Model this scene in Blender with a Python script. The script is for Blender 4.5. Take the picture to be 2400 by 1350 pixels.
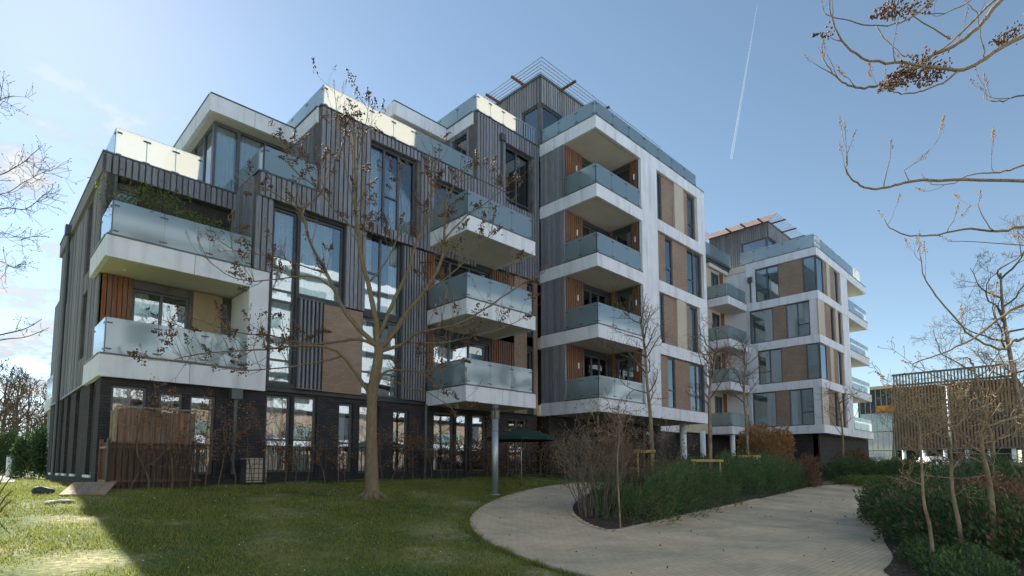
import bpy, bmesh, math, random
import numpy as np
from mathutils import Vector, Matrix, noise
from mathutils.geometry import delaunay_2d_cdt

for o in list(bpy.data.objects): bpy.data.objects.remove(o)
SC = bpy.context.scene
COL = SC.collection
R = math.radians

# ------------------------------------------------------------------ camera, sky, sun, exposure
# world axes follow the building grid: X runs along the fronts to the right, Y along the sides to the left
FPX = 1312.0; PITCH = math.atan(FPX / 15500.0); AX = R(45.4)
EYE = Vector((0, 0, 1.6))
HD = Vector((math.cos(AX), math.sin(AX), 0)); RT = Vector((math.sin(AX), -math.cos(AX), 0))
FW = HD * math.cos(PITCH) + Vector((0, 0, math.sin(PITCH)))
UP = -HD * math.sin(PITCH) + Vector((0, 0, math.cos(PITCH)))
CYP = 1095 - FPX * math.tan(PITCH)
cd = bpy.data.cameras.new('camera'); cam = bpy.data.objects.new('camera', cd); COL.objects.link(cam)
m = Matrix((RT, UP, -FW)).transposed().to_4x4(); m.translation = EYE
cam.matrix_world = m
cd.sensor_width = 36; cd.lens = FPX / 2400 * 36; cd.shift_y = (CYP - 675) / 2400
cd.clip_end = 4000; cd.clip_start = 0.05
SC.camera = cam

SUN_AZ, SUN_EL = 0.05, R(36.5)      # azimuth from +Y towards +X
sund = Vector((math.sin(SUN_AZ) * math.cos(SUN_EL), math.cos(SUN_AZ) * math.cos(SUN_EL), math.sin(SUN_EL)))
w = bpy.data.worlds.new('World'); SC.world = w; w.use_nodes = True
nt = w.node_tree; nt.nodes.clear()
N = nt.nodes.new; L = nt.links.new
out = N('ShaderNodeOutputWorld'); bg = N('ShaderNodeBackground'); sky = N('ShaderNodeTexSky')
sky.sky_type = 'NISHITA'; sky.sun_disc = False; sky.sun_elevation = SUN_EL; sky.sun_rotation = SUN_AZ
sky.air_density = 1.0; sky.dust_density = 0.28; sky.ozone_density = 0.9; sky.altitude = 1200
bg.inputs[1].default_value = 0.064
# clouds: soft banks low in the sunward part of the sky
tc = N('ShaderNodeTexCoord'); sep = N('ShaderNodeSeparateXYZ'); L(tc.outputs['Generated'], sep.inputs[0])
def math_(op, a, b=None, clamp=False):
    n = N('ShaderNodeMath'); n.operation = op; n.use_clamp = clamp
    for i, v in enumerate((a, b)):
        if v is None: continue
        if isinstance(v, (int, float)): n.inputs[i].default_value = v
        else: L(v, n.inputs[i])
    return n.outputs[0]
zden = math_('ADD', math_('MAXIMUM', sep.outputs[2], 0.0), 0.22)
cx = math_('DIVIDE', sep.outputs[0], zden); cy = math_('DIVIDE', sep.outputs[1], zden)
cmb = N('ShaderNodeCombineXYZ'); L(cx, cmb.inputs[0]); L(cy, cmb.inputs[1]); cmb.inputs[2].default_value = 3.1
nz = N('ShaderNodeTexNoise'); nz.inputs['Scale'].default_value = 4.6; nz.inputs['Detail'].default_value = 9; nz.inputs['Roughness'].default_value = 0.6
L(cmb.outputs[0], nz.inputs['Vector'])
nz2 = N('ShaderNodeTexNoise'); nz2.inputs['Scale'].default_value = 0.55; nz2.inputs['Detail'].default_value = 3
L(cmb.outputs[0], nz2.inputs['Vector'])
# cloudiness grows towards +Y (sun side)
side = math_('MULTIPLY', math_('SUBTRACT', sep.outputs[1], math_('MULTIPLY', sep.outputs[0], 0.75)), 1.0)
mr = N('ShaderNodeMapRange'); L(side, mr.inputs[0]); mr.inputs[1].default_value = 0.15; mr.inputs[2].default_value = 0.8; mr.interpolation_type = 'SMOOTHSTEP'
mz = N('ShaderNodeMapRange'); L(sep.outputs[2], mz.inputs[0]); mz.inputs[1].default_value = 0.56; mz.inputs[2].default_value = 0.36; mz.interpolation_type = 'SMOOTHSTEP'
mk = math_('MULTIPLY', mr.outputs[0], mz.outputs[0])
thr = math_('ADD', nz.outputs[0], math_('MULTIPLY', math_('SUBTRACT', nz2.outputs[0], 0.5), 0.5))
cf = N('ShaderNodeMapRange'); L(thr, cf.inputs[0]); cf.inputs[1].default_value = 0.44; cf.inputs[2].default_value = 0.58; cf.interpolation_type = 'SMOOTHSTEP'
cfac = math_('MULTIPLY', cf.outputs[0], mk, True)
cs = N('ShaderNodeMapRange'); L(nz.outputs[0], cs.inputs[0]); cs.inputs[1].default_value = 0.44; cs.inputs[2].default_value = 0.62
ccol = N('ShaderNodeMix'); ccol.data_type = 'RGBA'; L(cs.outputs[0], ccol.inputs[0])
ccol.inputs[6].default_value = (2.4, 2.8, 3.3, 1); ccol.inputs[7].default_value = (5.2, 5.4, 5.6, 1)
mx = N('ShaderNodeMix'); mx.data_type = 'RGBA'; L(cfac, mx.inputs[0]); hsv = N('ShaderNodeHueSaturation'); hsv.inputs['Saturation'].default_value = 0.92; hsv.inputs['Hue'].default_value = 0.488; L(sky.outputs[0], hsv.inputs['Color']); L(hsv.outputs[0], mx.inputs[6]); L(ccol.outputs[2], mx.inputs[7])
L(mx.outputs[2], bg.inputs[0]); L(bg.outputs[0], out.inputs[0])

sl = bpy.data.lights.new('sun', 'SUN'); sl.energy = 5.0; sl.angle = R(0.6); sl.color = (1.0, 0.96, 0.9)
so = bpy.data.objects.new('sun', sl); COL.objects.link(so); so.rotation_euler = (-sund).to_track_quat('-Z', 'Y').to_euler()
so.location = sund * 80
vs = SC.view_settings; vs.view_transform = 'Standard'; vs.look = 'None'; vs.exposure = 1.48; vs.gamma = 1.0; vs.use_curve_mapping = False
SC.render.engine = 'CYCLES'; SC.cycles.use_adaptive_sampling = True; SC.cycles.adaptive_threshold = 0.015; SC.cycles.max_bounces = 5; SC.cycles.diffuse_bounces = 3; SC.cycles.glossy_bounces = 3; SC.cycles.transmission_bounces = 4; SC.cycles.transparent_max_bounces = 10

# ------------------------------------------------------------------ helpers
def g(x, y):
    t = min(max((y - 4.5) / 12.5, 0), 1); t = t * t * (3 - 2 * t)
    return 0.012 * min(max(x, 0), 60) + 1.08 * t
def ray(px, py): return FW + RT * ((px - 1200) / FPX) + UP * ((CYP - py) / FPX)
def at(px, py, d): r = ray(px, py); return EYE + r * (d / r.dot(HD))
def gnd(px, py):
    r = ray(px, py); k = 3.0
    while k < 150:
        p = EYE + r * k
        if p.z < g(p.x, p.y): return p
        k += 0.03
    return p

MATS = {}
def mat(name, col, rough=0.8, noise_amt=0.12, noise_scale=3.0, rand=0.0, bump=0.0, bump_scale=40.0, stretch=None, spec=0.3, metal=0.0, col2=None, streak=0.0):
    """plain procedural material: base colour with world-space noise, optional per-object tone and fine bump"""
    mt = bpy.data.materials.new(name); mt.use_nodes = True; t = mt.node_tree; n = t.nodes.new; l = t.links.new
    p = t.nodes['Principled BSDF']; p.inputs['Roughness'].default_value = rough; p.inputs['Metallic'].default_value = metal
    p.inputs['Specular IOR Level'].default_value = spec
    geo = n('ShaderNodeNewGeometry'); mp = n('ShaderNodeMapping'); l(geo.outputs['Position'], mp.inputs[0])
    if stretch: mp.inputs['Scale'].default_value = stretch
    nz = n('ShaderNodeTexNoise'); nz.inputs['Scale'].default_value = noise_scale; nz.inputs['Detail'].default_value = 6; nz.inputs['Roughness'].default_value = 0.62
    l(mp.outputs[0], nz.inputs['Vector'])
    mix = n('ShaderNodeMix'); mix.data_type = 'RGBA'
    c2 = col2 or tuple(c * (1 - noise_amt * 1.6) for c in col); c1 = tuple(min(1, c * (1 + noise_amt)) for c in col)
    mix.inputs[6].default_value = (*c2, 1); mix.inputs[7].default_value = (*c1, 1)
    mr = n('ShaderNodeMapRange'); mr.inputs[1].default_value = 0.3; mr.inputs[2].default_value = 0.7; l(nz.outputs[0], mr.inputs[0]); l(mr.outputs[0], mix.inputs[0])
    src = mix.outputs[2]
    if rand:
        oi = n('ShaderNodeObjectInfo'); hs = n('ShaderNodeHueSaturation')
        r2 = n('ShaderNodeMapRange'); r2.inputs[3].default_value = 1 - rand; r2.inputs[4].default_value = 1 + rand; l(oi.outputs['Random'], r2.inputs[0]); l(r2.outputs[0], hs.inputs['Value'])
        r3 = n('ShaderNodeMapRange'); r3.inputs[3].default_value = 0.75; r3.inputs[4].default_value = 1.3; l(oi.outputs['Random'], r3.inputs[0]); l(r3.outputs[0], hs.inputs['Saturation'])
        l(src, hs.inputs['Color']); src = hs.outputs[0]
    if streak:
        m2 = n('ShaderNodeMapping'); l(geo.outputs['Position'], m2.inputs[0]); m2.inputs['Scale'].default_value = (2.2, 2.2, 0.25)
        n2 = n('ShaderNodeTexNoise'); n2.inputs['Scale'].default_value = 1.6; n2.inputs['Detail'].default_value = 8; l(m2.outputs[0], n2.inputs['Vector'])
        r4 = n('ShaderNodeMapRange'); r4.inputs[1].default_value = 0.5; r4.inputs[2].default_value = 0.75; r4.inputs[3].default_value = 1.0; r4.inputs[4].default_value = 1 - streak; l(n2.outputs[0], r4.inputs[0])
        mm = n('ShaderNodeMix'); mm.data_type = 'RGBA'; mm.blend_type = 'MULTIPLY'; mm.inputs[0].default_value = 1; l(src, mm.inputs[6]); l(r4.outputs[0], mm.inputs[7]); src = mm.outputs[2]
    l(src, p.inputs['Base Color'])
    if bump:
        nb = n('ShaderNodeTexNoise'); nb.inputs['Scale'].default_value = bump_scale; nb.inputs['Detail'].default_value = 4; l(mp.outputs[0], nb.inputs['Vector'])
        b = n('ShaderNodeBump'); b.inputs['Strength'].default_value = bump; b.inputs['Distance'].default_value = 0.02; l(nb.outputs[0], b.inputs['Height']); l(b.outputs[0], p.inputs['Normal'])
    MATS[name] = mt
    return mt

def brick_mat(name, c1, c2, mortar, flat=False, bw=0.225, bh=0.075, ms=0.012, off=0.5):
    mt = bpy.data.materials.new(name); mt.use_nodes = True; t = mt.node_tree; n = t.nodes.new; l = t.links.new
    p = t.nodes['Principled BSDF']; p.inputs['Roughness'].default_value = 0.88; p.inputs['Specular IOR Level'].default_value = 0.25
    geo = n('ShaderNodeNewGeometry'); sp = n('ShaderNodeSeparateXYZ'); l(geo.outputs['Position'], sp.inputs[0])
    cb = n('ShaderNodeCombineXYZ')
    if flat:
        # block paving laid parallel to the building
        l(sp.outputs[0], cb.inputs[0]); l(sp.outputs[1], cb.inputs[1])
    else:
        ad = n('ShaderNodeMath'); l(sp.outputs[0], ad.inputs[0]); l(sp.outputs[1], ad.inputs[1]); l(ad.outputs[0], cb.inputs[0]); l(sp.outputs[2], cb.inputs[1])
    br = n('ShaderNodeTexBrick'); l(cb.outputs[0], br.inputs['Vector']); br.inputs['Scale'].default_value = 1
    br.inputs['Brick Width'].default_value = bw; br.inputs['Row Height'].default_value = bh; br.inputs['Mortar Size'].default_value = ms; br.inputs['Mortar Smooth'].default_value = 0.3
    br.inputs['Color1'].default_value = (*c1, 1); br.inputs['Color2'].default_value = (*c2, 1); br.inputs['Mortar'].default_value = (*mortar, 1); br.offset = off; br.inputs['Bias'].default_value = -0.1
    nz = n('ShaderNodeTexNoise'); nz.inputs['Scale'].default_value = 0.9; nz.inputs['Detail'].default_value = 8; nz.inputs['Roughness'].default_value = 0.65; l(geo.outputs['Position'], nz.inputs['Vector'])
    mr = n('ShaderNodeMapRange'); mr.inputs[1].default_value = 0.3; mr.inputs[2].default_value = 0.7; mr.inputs[3].default_value = 0.84; mr.inputs[4].default_value = 1.12; l(nz.outputs[0], mr.inputs[0])
    mm = n('ShaderNodeMix'); mm.data_type = 'RGBA'; mm.blend_type = 'MULTIPLY'; mm.inputs[0].default_value = 1; l(br.outputs[0], mm.inputs[6]); l(mr.outputs[0], mm.inputs[7])
    src = mm.outputs[2]
    if flat:    # water stains and trodden grey patches
        ns = n('ShaderNodeTexNoise'); ns.inputs['Scale'].default_value = 0.42; ns.inputs['Detail'].default_value = 10; ns.inputs['Roughness'].default_value = 0.7; ns.inputs['Distortion'].default_value = 0.6; l(geo.outputs['Position'], ns.inputs['Vector'])
        rs = n('ShaderNodeMapRange'); rs.inputs[1].default_value = 0.42; rs.inputs[2].default_value = 0.62; l(ns.outputs[0], rs.inputs[0])
        ms_ = n('ShaderNodeMix'); ms_.data_type = 'RGBA'; ms_.blend_type = 'MULTIPLY'; ms_.inputs[0].default_value = 1; l(src, ms_.inputs[6])
        cs_ = n('ShaderNodeMix'); cs_.data_type = 'RGBA'; cs_.inputs[6].default_value = (1.06, 1.02, 0.96, 1); cs_.inputs[7].default_value = (0.74, 0.77, 0.75, 1); l(rs.outputs[0], cs_.inputs[0]); l(cs_.outputs[2], ms_.inputs[7]); src = ms_.outputs[2]
    l(src, p.inputs['Base Color'])
    b = n('ShaderNodeBump'); b.inputs['Strength'].default_value = 0.6; b.inputs['Distance'].default_value = 0.008; b.invert = True; l(br.outputs[1], b.inputs['Height']); l(b.outputs[0], p.inputs['Normal'])
    MATS[name] = mt; return mt

def glass_mat(name, kind):
    mt = bpy.data.materials.new(name); mt.use_nodes = True; t = mt.node_tree; n = t.nodes.new; l = t.links.new
    t.nodes.remove(t.nodes['Principled BSDF']); o = t.nodes['Material Output']
    lw = n('ShaderNodeFresnel'); lw.inputs[0].default_value = 1.5
    gl = n('ShaderNodeBsdfGlossy'); tr = n('ShaderNodeBsdfTransparent'); mx = n('ShaderNodeMixShader')
    if kind == 'pane':
        # slightly uneven double glazing
        gl.inputs['Roughness'].default_value = 0.015; gl.inputs['Color'].default_value = (0.78, 0.84, 0.88, 1); tr.inputs[0].default_value = (0.80, 0.86, 0.86, 1)
        a = n('ShaderNodeMath'); a.operation = 'MULTIPLY_ADD'; a.inputs[1].default_value = 1.2; a.inputs[2].default_value = 0.17; a.use_clamp = True; l(lw.outputs[0], a.inputs[0])
        geo = n('ShaderNodeNewGeometry'); nz = n('ShaderNodeTexNoise'); nz.inputs['Scale'].default_value = 0.9; nz.inputs['Detail'].default_value = 2; l(geo.outputs['Position'], nz.inputs['Vector'])
        b = n('ShaderNodeBump'); b.inputs['Strength'].default_value = 0.12; b.inputs['Distance'].default_value = 0.02; l(nz.outputs[0], b.inputs['Height']); l(b.outputs[0], gl.inputs['Normal'])
        l(a.outputs[0], mx.inputs[0]); l(tr.outputs[0], mx.inputs[1]); l(gl.outputs[0], mx.inputs[2]); l(mx.outputs[0], o.inputs[0])
    elif kind == 'clear':
        gl.inputs['Roughness'].default_value = 0.03; tr.inputs[0].default_value = (0.93, 0.97, 0.95, 1)
        l(lw.outputs[0], mx.inputs[0]); l(tr.outputs[0], mx.inputs[1]); l(gl.outputs[0], mx.inputs[2]); l(mx.outputs[0], o.inputs[0])
    else:
        # frosted balustrade glass: scatters light through, faint see-through, sky sheen
        gl.inputs['Roughness'].default_value = 0.09; gl.inputs['Color'].default_value = (0.85, 0.95, 1.0, 1); tr.inputs[0].default_value = (0.55, 0.72, 0.75, 1)
        tl = n('ShaderNodeBsdfTranslucent'); tl.inputs[0].default_value = (0.53, 0.465, 0.37, 1)
        df = n('ShaderNodeBsdfDiffuse'); df.inputs[0].default_value = (0.42, 0.60, 0.68, 1)
        m1 = n('ShaderNodeMixShader'); m1.inputs[0].default_value = 0.42; l(tl.outputs[0], m1.inputs[1]); l(df.outputs[0], m1.inputs[2])
        m2 = n('ShaderNodeMixShader'); m2.inputs[0].default_value = 0.20; l(m1.outputs[0], m2.inputs[1]); l(tr.outputs[0], m2.inputs[2])
        a = n('ShaderNodeMath'); a.operation = 'MULTIPLY_ADD'; a.inputs[1].default_value = 1.1; a.inputs[2].default_value = 0.10; a.use_clamp = True; l(lw.outputs[0], a.inputs[0])
        l(a.outputs[0], mx.inputs[0]); l(m2.outputs[0], mx.inputs[1]); l(gl.outputs[0], mx.inputs[2]); l(mx.outputs[0], o.inputs[0])
    MATS[name] = mt

def leaf_mat(name, c1, c2, trans=0.3, rough=0.55):
    mt = bpy.data.materials.new(name); mt.use_nodes = True; t = mt.node_tree; n = t.nodes.new; l = t.links.new
    p = t.nodes['Principled BSDF']; p.inputs['Roughness'].default_value = rough; p.inputs['Specular IOR Level'].default_value = 0.25; o = t.nodes['Material Output']
    geo = n('ShaderNodeNewGeometry'); mix = n('ShaderNodeMix'); mix.data_type = 'RGBA'
    mix.inputs[6].default_value = (*c1, 1); mix.inputs[7].default_value = (*c2, 1)
    nz = n('ShaderNodeTexNoise'); nz.inputs['Scale'].default_value = 1.3; nz.inputs['Detail'].default_value = 3; l(geo.outputs['Position'], nz.inputs['Vector'])
    ad = n('ShaderNodeMath'); ad.operation = 'ADD'; l(geo.outputs['Random Per Island'], ad.inputs[0]); l(nz.outputs[0], ad.inputs[1])
    mr = n('ShaderNodeMapRange'); mr.inputs[1].default_value = 0.35; mr.inputs[2].default_value = 1.25; l(ad.outputs[0], mr.inputs[0]); l(mr.outputs[0], mix.inputs[0]); l(mix.outputs[2], p.inputs['Base Color'])
    tl = n('ShaderNodeBsdfTranslucent'); l(mix.outputs[2], tl.inputs[0]); ms = n('ShaderNodeMixShader'); ms.inputs[0].default_value = trans
    l(p.outputs[0], ms.inputs[1]); l(tl.outputs[0], ms.inputs[2]); l(ms.outputs[0], o.inputs[0])
    MATS[name] = mt

mat('white', (0.78, 0.81, 0.87), 0.75, 0.05, 1.5, bump=0.08, streak=0.24)
mat('white_pier', (0.74, 0.77, 0.82), 0.8, 0.05, 1.5, bump=0.08, streak=0.14)
mat('soffit', (0.68, 0.65, 0.58), 0.85, 0.06, 0.8)
mat('zinc', (0.10, 0.115, 0.125), 0.45, 0.1, 2.0, metal=0.3, spec=0.5)
mat('frame', (0.085, 0.098, 0.112), 0.4, 0.06, 2.0, spec=0.5)
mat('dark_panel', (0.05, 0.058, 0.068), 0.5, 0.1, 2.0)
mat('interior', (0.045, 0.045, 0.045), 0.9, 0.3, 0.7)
mat('timber', (0.235, 0.248, 0.28), 0.85, 0.22, 3.0, rand=0.22, bump=0.3, stretch=(14, 14, 0.8), bump_scale=8)
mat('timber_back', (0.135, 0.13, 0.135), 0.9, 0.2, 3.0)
mat('timber_brown', (0.22, 0.115, 0.075), 0.75, 0.3, 3.0, rand=0.22, bump=0.3, stretch=(14, 14, 0.8), bump_scale=8)
mat('timber_board', (0.235, 0.23, 0.25), 0.85, 0.25, 2.0, rand=0.35, bump=0.3, stretch=(10, 10, 0.6), bump_scale=8)
mat('fence_board', (0.23, 0.155, 0.115), 0.85, 0.3, 3.0, rand=0.16, bump=0.3, stretch=(12, 12, 0.8), bump_scale=8)
mat('beige_panel', (0.34, 0.27, 0.17), 0.7, 0.05, 1.0)
mat('cream_pier', (0.55, 0.49, 0.40), 0.8, 0.05, 1.0)
mat('grey_render', (0.50, 0.53, 0.57), 0.85, 0.05, 1.0)
mat('grey_band', (0.60, 0.63, 0.68), 0.85, 0.05, 1.0)
mat('curtain', (0.84, 0.85, 0.84), 0.9, 0.05, 4.0)
mat('blind', (0.66, 0.70, 0.70), 0.85, 0.05, 2.0)
mat('metal', (0.42, 0.44, 0.46), 0.4, 0.08, 2.0, metal=0.6, spec=0.5)
mat('iron', (0.03, 0.028, 0.027), 0.55, 0.1, 3.0)
mat('fence_dark', (0.115, 0.08, 0.064), 0.85, 0.3, 3.0, rand=0.14, bump=0.3, stretch=(12, 12, 0.8), bump_scale=8)
mat('orange_panel', (0.75, 0.28, 0.03), 0.6, 0.3, 1.5)
mat('slat', (0.28, 0.18, 0.115), 0.8, 0.15, 3.0)
brick_mat('brick', (0.36, 0.25, 0.185), (0.29, 0.20, 0.145), (0.27, 0.23, 0.195))
brick_mat('brick_dark', (0.064, 0.06, 0.066), (0.042, 0.04, 0.045), (0.035, 0.035, 0.037))
glass_mat('pane', 'pane'); glass_mat('frosted', 'frosted'); glass_mat('clear', 'clear')

CUBES = {}
def cube_mesh(mname):
    if mname not in CUBES:
        me = bpy.data.meshes.new('box_' + mname)
        v = [(x, y, z) for x in (-.5, .5) for y in (-.5, .5) for z in (-.5, .5)]
        f = [(0, 1, 3, 2), (4, 6, 7, 5), (0, 4, 5, 1), (2, 3, 7, 6), (0, 2, 6, 4), (1, 5, 7, 3)]
        me.from_pydata(v, [], f); me.materials.append(MATS[mname]); CUBES[mname] = me
        if mname == 'frosted':      # etched on the outer face only
            me.materials.append(MATS['clear'])
            for i in (1, 3, 4, 5): me.polygons[i].material_index = 1
    return CUBES[mname]
def par(o, p):
    if p is not None:
        o.parent = p; o.matrix_parent_inverse = p.matrix_world.inverted()
def box(name, x0, x1, y0, y1, z0, z1, m, p=None):
    o = bpy.data.objects.new(name, cube_mesh(m)); COL.objects.link(o)
    mw = Matrix.Translation(((x0 + x1) / 2, (y0 + y1) / 2, (z0 + z1) / 2)) @ Matrix.Diagonal((abs(x1 - x0), abs(y1 - y0), abs(z1 - z0), 1))
    if p is not None:
        o.parent = p; o.matrix_parent_inverse = WM[p.name].inverted()
    o.matrix_basis = mw; WM[o.name] = mw
    return o
WM = {}
def obj(name, me, m=None, p=None):
    o = bpy.data.objects.new(name, me); COL.objects.link(o)
    if m: me.materials.append(MATS[m])
    if p is not None:
        o.parent = p; o.matrix_parent_inverse = WM[p.name].inverted()
    WM[o.name] = Matrix.Identity(4)
    return o
def empty(name, loc, label=None, cat=None, group=None):
    o = bpy.data.objects.new(name, None); COL.objects.link(o); o.location = loc; o.empty_display_size = 0.3
    WM[o.name] = Matrix.Translation(loc)
    if label: tag(o, label, cat, group)
    return o
def tag(o, label, cat, group=None, kind=None):
    if label: o['label'] = label
    if cat: o['category'] = cat
    if group: o['group'] = group
    if kind: o['kind'] = kind
    return o
class MB:
    """collects boxes, tubes and loose faces into one mesh"""
    def __init__(s): s.v = []; s.f = []; s.sm = False
    def box(s, x0, x1, y0, y1, z0, z1):
        b = len(s.v); s.v += [(x, y, z) for x in (x0, x1) for y in (y0, y1) for z in (z0, z1)]
        s.f += [tuple(b + i for i in q) for q in ((0, 1, 3, 2), (4, 6, 7, 5), (0, 4, 5, 1), (2, 3, 7, 6), (0, 2, 6, 4), (1, 5, 7, 3))]
    def tube(s, pts, rad, n=6, cap=True):
        b = len(s.v); k = len(pts); prev = None
        for i, p in enumerate(pts):
            p = Vector(p); a = Vector(pts[max(i - 1, 0)]); c = Vector(pts[min(i + 1, k - 1)]); t = (c - a)
            t = t.normalized() if t.length > 1e-6 else Vector((0, 0, 1))
            if prev is None: u = t.orthogonal().normalized()
            else:
                u = prev - t * prev.dot(t); u = u.normalized() if u.length > 1e-5 else t.orthogonal().normalized()
            prev = u; w_ = t.cross(u); r = rad[i] if hasattr(rad, '__len__') else rad
            for j in range(n):
                an = 2 * math.pi * j / n; s.v.append(tuple(p + (u * math.cos(an) + w_ * math.sin(an)) * r))
        for i in range(k - 1):
            for j in range(n):
                q = b + i * n; s.f.append((q + j, q + (j + 1) % n, q + n + (j + 1) % n, q + n + j))
        if cap:
            s.f.append(tuple(b + j for j in range(n))[::-1]); s.f.append(tuple(b + (k - 1) * n + j for j in range(n)))
    def quad(s, *p): b = len(s.v); s.v += [tuple(q) for q in p]; s.f.append(tuple(range(b, b + len(p))))
    def build(s, name, m, p=None, smooth=False):
        me = bpy.data.meshes.new(name); me.from_pydata(s.v, [], s.f)
        if smooth: me.polygons.foreach_set('use_smooth', [True] * len(me.polygons))
        return obj(name, me, m, p)
def fbox(mb, face, a0, a1, p0, p1, z0, z1):
    if face == 'Y': mb.box(a0, a1, min(p0, p1), max(p0, p1), z0, z1)
    else: mb.box(min(p0, p1), max(p0, p1), a0, a1, z0, z1)
def pbox(name, face, a0, a1, p0, p1, z0, z1, m, p):
    if face == 'Y': return box(name, a0, a1, min(p0, p1), max(p0, p1), z0, z1, m, p)
    return box(name, min(p0, p1), max(p0, p1), a0, a1, z0, z1, m, p)

# face 'Y': looks towards -Y (a = X); face 'X': looks towards -X (a = Y). p = plane coordinate of the outer surface
def wall(name, face, a0, a1, z0, z1, p, th, holes, m, parent):
    A = sorted({a0, a1, *[min(max(h[i], a0), a1) for h in holes for i in (0, 1)]}); mb = MB()
    for i in range(len(A) - 1):
        u0, u1 = A[i], A[i + 1]; mid = (u0 + u1) / 2
        cuts = sorted([(h[2], h[3]) for h in holes if h[0] - 1e-6 < mid < h[1] + 1e-6]); z = z0
        for c0, c1 in cuts:
            if c0 > z + 1e-4: fbox(mb, face, u0, u1, p, p + th, z, min(c0, z1))
            z = max(z, c1)
        if z < z1 - 1e-4: fbox(mb, face, u0, u1, p, p + th, z, z1)
    return mb.build(name, m, parent)
RNG = random.Random(7)
def window(face, a0, a1, z0, z1, p, parent, cols=(), rows=(), curtain=None, fw=0.065, rowcols=None):
    """frame with mullions (cols, rows as fractions); each pane its own child; curtain fraction range behind"""
    mb = MB(); d = 0.09
    fbox(mb, face, a0, a0 + fw, p, p + d, z0, z1); fbox(mb, face, a1 - fw, a1, p, p + d, z0, z1)
    fbox(mb, face, a0 + fw, a1 - fw, p + .001, p + d, z0, z0 + fw); fbox(mb, face, a0 + fw, a1 - fw, p + .001, p + d, z1 - fw, z1)
    cs = [a0 + (a1 - a0) * c for c in cols]; rs = [z0 + (z1 - z0) * r_ for r_ in rows]
    for c in cs: fbox(mb, face, c - fw * .6, c + fw * .6, p + .002, p + d, z0 + fw, z1 - fw)
    ae = [a0 + fw * .5] + cs + [a1 - fw * .5]; ze = [z0 + fw * .5] + rs + [z1 - fw * .5]
    panes = []
    for i in range(len(ae) - 1):
        zz = ze if (rowcols is None or i in rowcols) else [ze[0], ze[-1]]
        for r_ in zz[1:-1]: fbox(mb, face, ae[i] + fw * .6, ae[i + 1] - fw * .6, p + .003, p + d - .01, r_ - fw * .45, r_ + fw * .45)
        for j in range(len(zz) - 1): panes.append((ae[i], ae[i + 1], zz[j], zz[j + 1]))
    fr = mb.build('window', 'frame', parent)
    for q in panes: pbox('pane', face, q[0], q[1], p + .045, p + .057, q[2], q[3], 'pane', fr)
    if curtain is None and parent is bld and (a1 - a0) > .5 and RNG.random() < .65:
        nc = len(cols) + 1; j = RNG.randrange(nc); c_ = RNG.uniform(.35, .95) / nc; curtain = [(j / nc + .01, j / nc + c_, 'curtain')]
        if nc > 1 and RNG.random() < .6: curtain.append((max(0, 1 - RNG.uniform(.15, .5) / nc * 1.6), .99, 'curtain'))
    if curtain:
        for c0, c1, cm in curtain:
            u0 = a0 + (a1 - a0) * c0; u1 = a0 + (a1 - a0) * c1; k = max(4, int((u1 - u0) / 0.035)); cb = MB(); pts = []
            for i in range(k + 1):
                u = u0 + (u1 - u0) * i / k; off = 0.16 + 0.022 * math.sin(i * 1.9 + RNG.random() * .8)
                pts.append((u, p + off) if face == 'Y' else (p + off, u))
            for i in range(k):
                (x0, y0), (x1, y1) = pts[i], pts[i + 1]; cb.quad((x0, y0, z0 + .04), (x1, y1, z0 + .04), (x1, y1, z1 - .05), (x0, y0, z1 - .05))
            cb.build('curtain', cm, fr)
    return fr
def battens(face, a0, a1, z0, z1, p, parent, holes=(), sp=0.165, wd=0.07, d=0.06, m='timber', name='batten'):
    k = max(1, round((a1 - a0) / sp)); s_ = (a1 - a0) / k
    for i in range(k):
        c = a0 + s_ * (i + .5); u0, u1 = c - wd / 2, c + wd / 2; z = z0
        for c0, c1 in sorted([(h[2], h[3]) for h in holes if h[0] < u1 and h[1] > u0]):
            if c0 > z + .05: pbox(name, face, u0, u1, p - d + RNG.uniform(-.006, .006), p + .004, z, c0, m, parent)
            z = max(z, c1)
        if z < z1 - .05: pbox(name, face, u0, u1, p - d + RNG.uniform(-.006, .006), p + .004, z, z1, m, parent)
def fascia(face, a0, a1, p, z0, z1, parent, n=None, m='white', th=0.12):
    n = n or max(1, round((a1 - a0) / 2.4)); s_ = (a1 - a0) / n
    for i in range(n):
        pbox('fascia_panel', face, a0 + s_ * i + (.007 if i else 0), a0 + s_ * (i + 1) - (.007 if i < n - 1 else 0), p, p + th, z0, z1, m, parent)
def balustrade(face, a0, a1, z0, z1, p, n, parent, clamps=True):
    s_ = (a1 - a0) / n
    for i in range(n):
        pn = pbox('glass_panel', face, a0 + s_ * i + .008, a0 + s_ * (i + 1) - .008, p, p + .018, z0, z1, 'frosted', parent)
    if clamps:
        for i in range(n + 1):
            u = a0 + s_ * i; e0, e1 = (u - .1, u + .1)
            if i == 0: e0, e1 = u + .02, u + .14
            if i == n: e0, e1 = u - .14, u - .02
            for zz in (z1 - .15, z0 + .09): pbox('clamp', face, e0, e1, p - .014, p + .03, zz, zz + .035, 'frame', parent)
            if 0 < i < n: pbox('glass_post', face, u - .012, u + .012, p + .019, p + .05, z0 - .04, z1 - .13, 'metal', parent)
def rail_edge(face, a0, a1, p, z, parent):  # thin dark flashing on a fascia top
    pbox('flashing', face, a0, a1, p - .02, p + .16, z, z + .045, 'zinc', parent)
S = [0, 4.45, 7.55, 10.6, 13.65, 16.7]; FT = 0.56
# ------------------------------------------------------------------ large structure: the near apartment building
FY = 17.15
bld = empty('apartment_building', (15, 20, 1.2), 'large timber and white banded apartment block stepping up to a corner tower', 'building')

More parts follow.
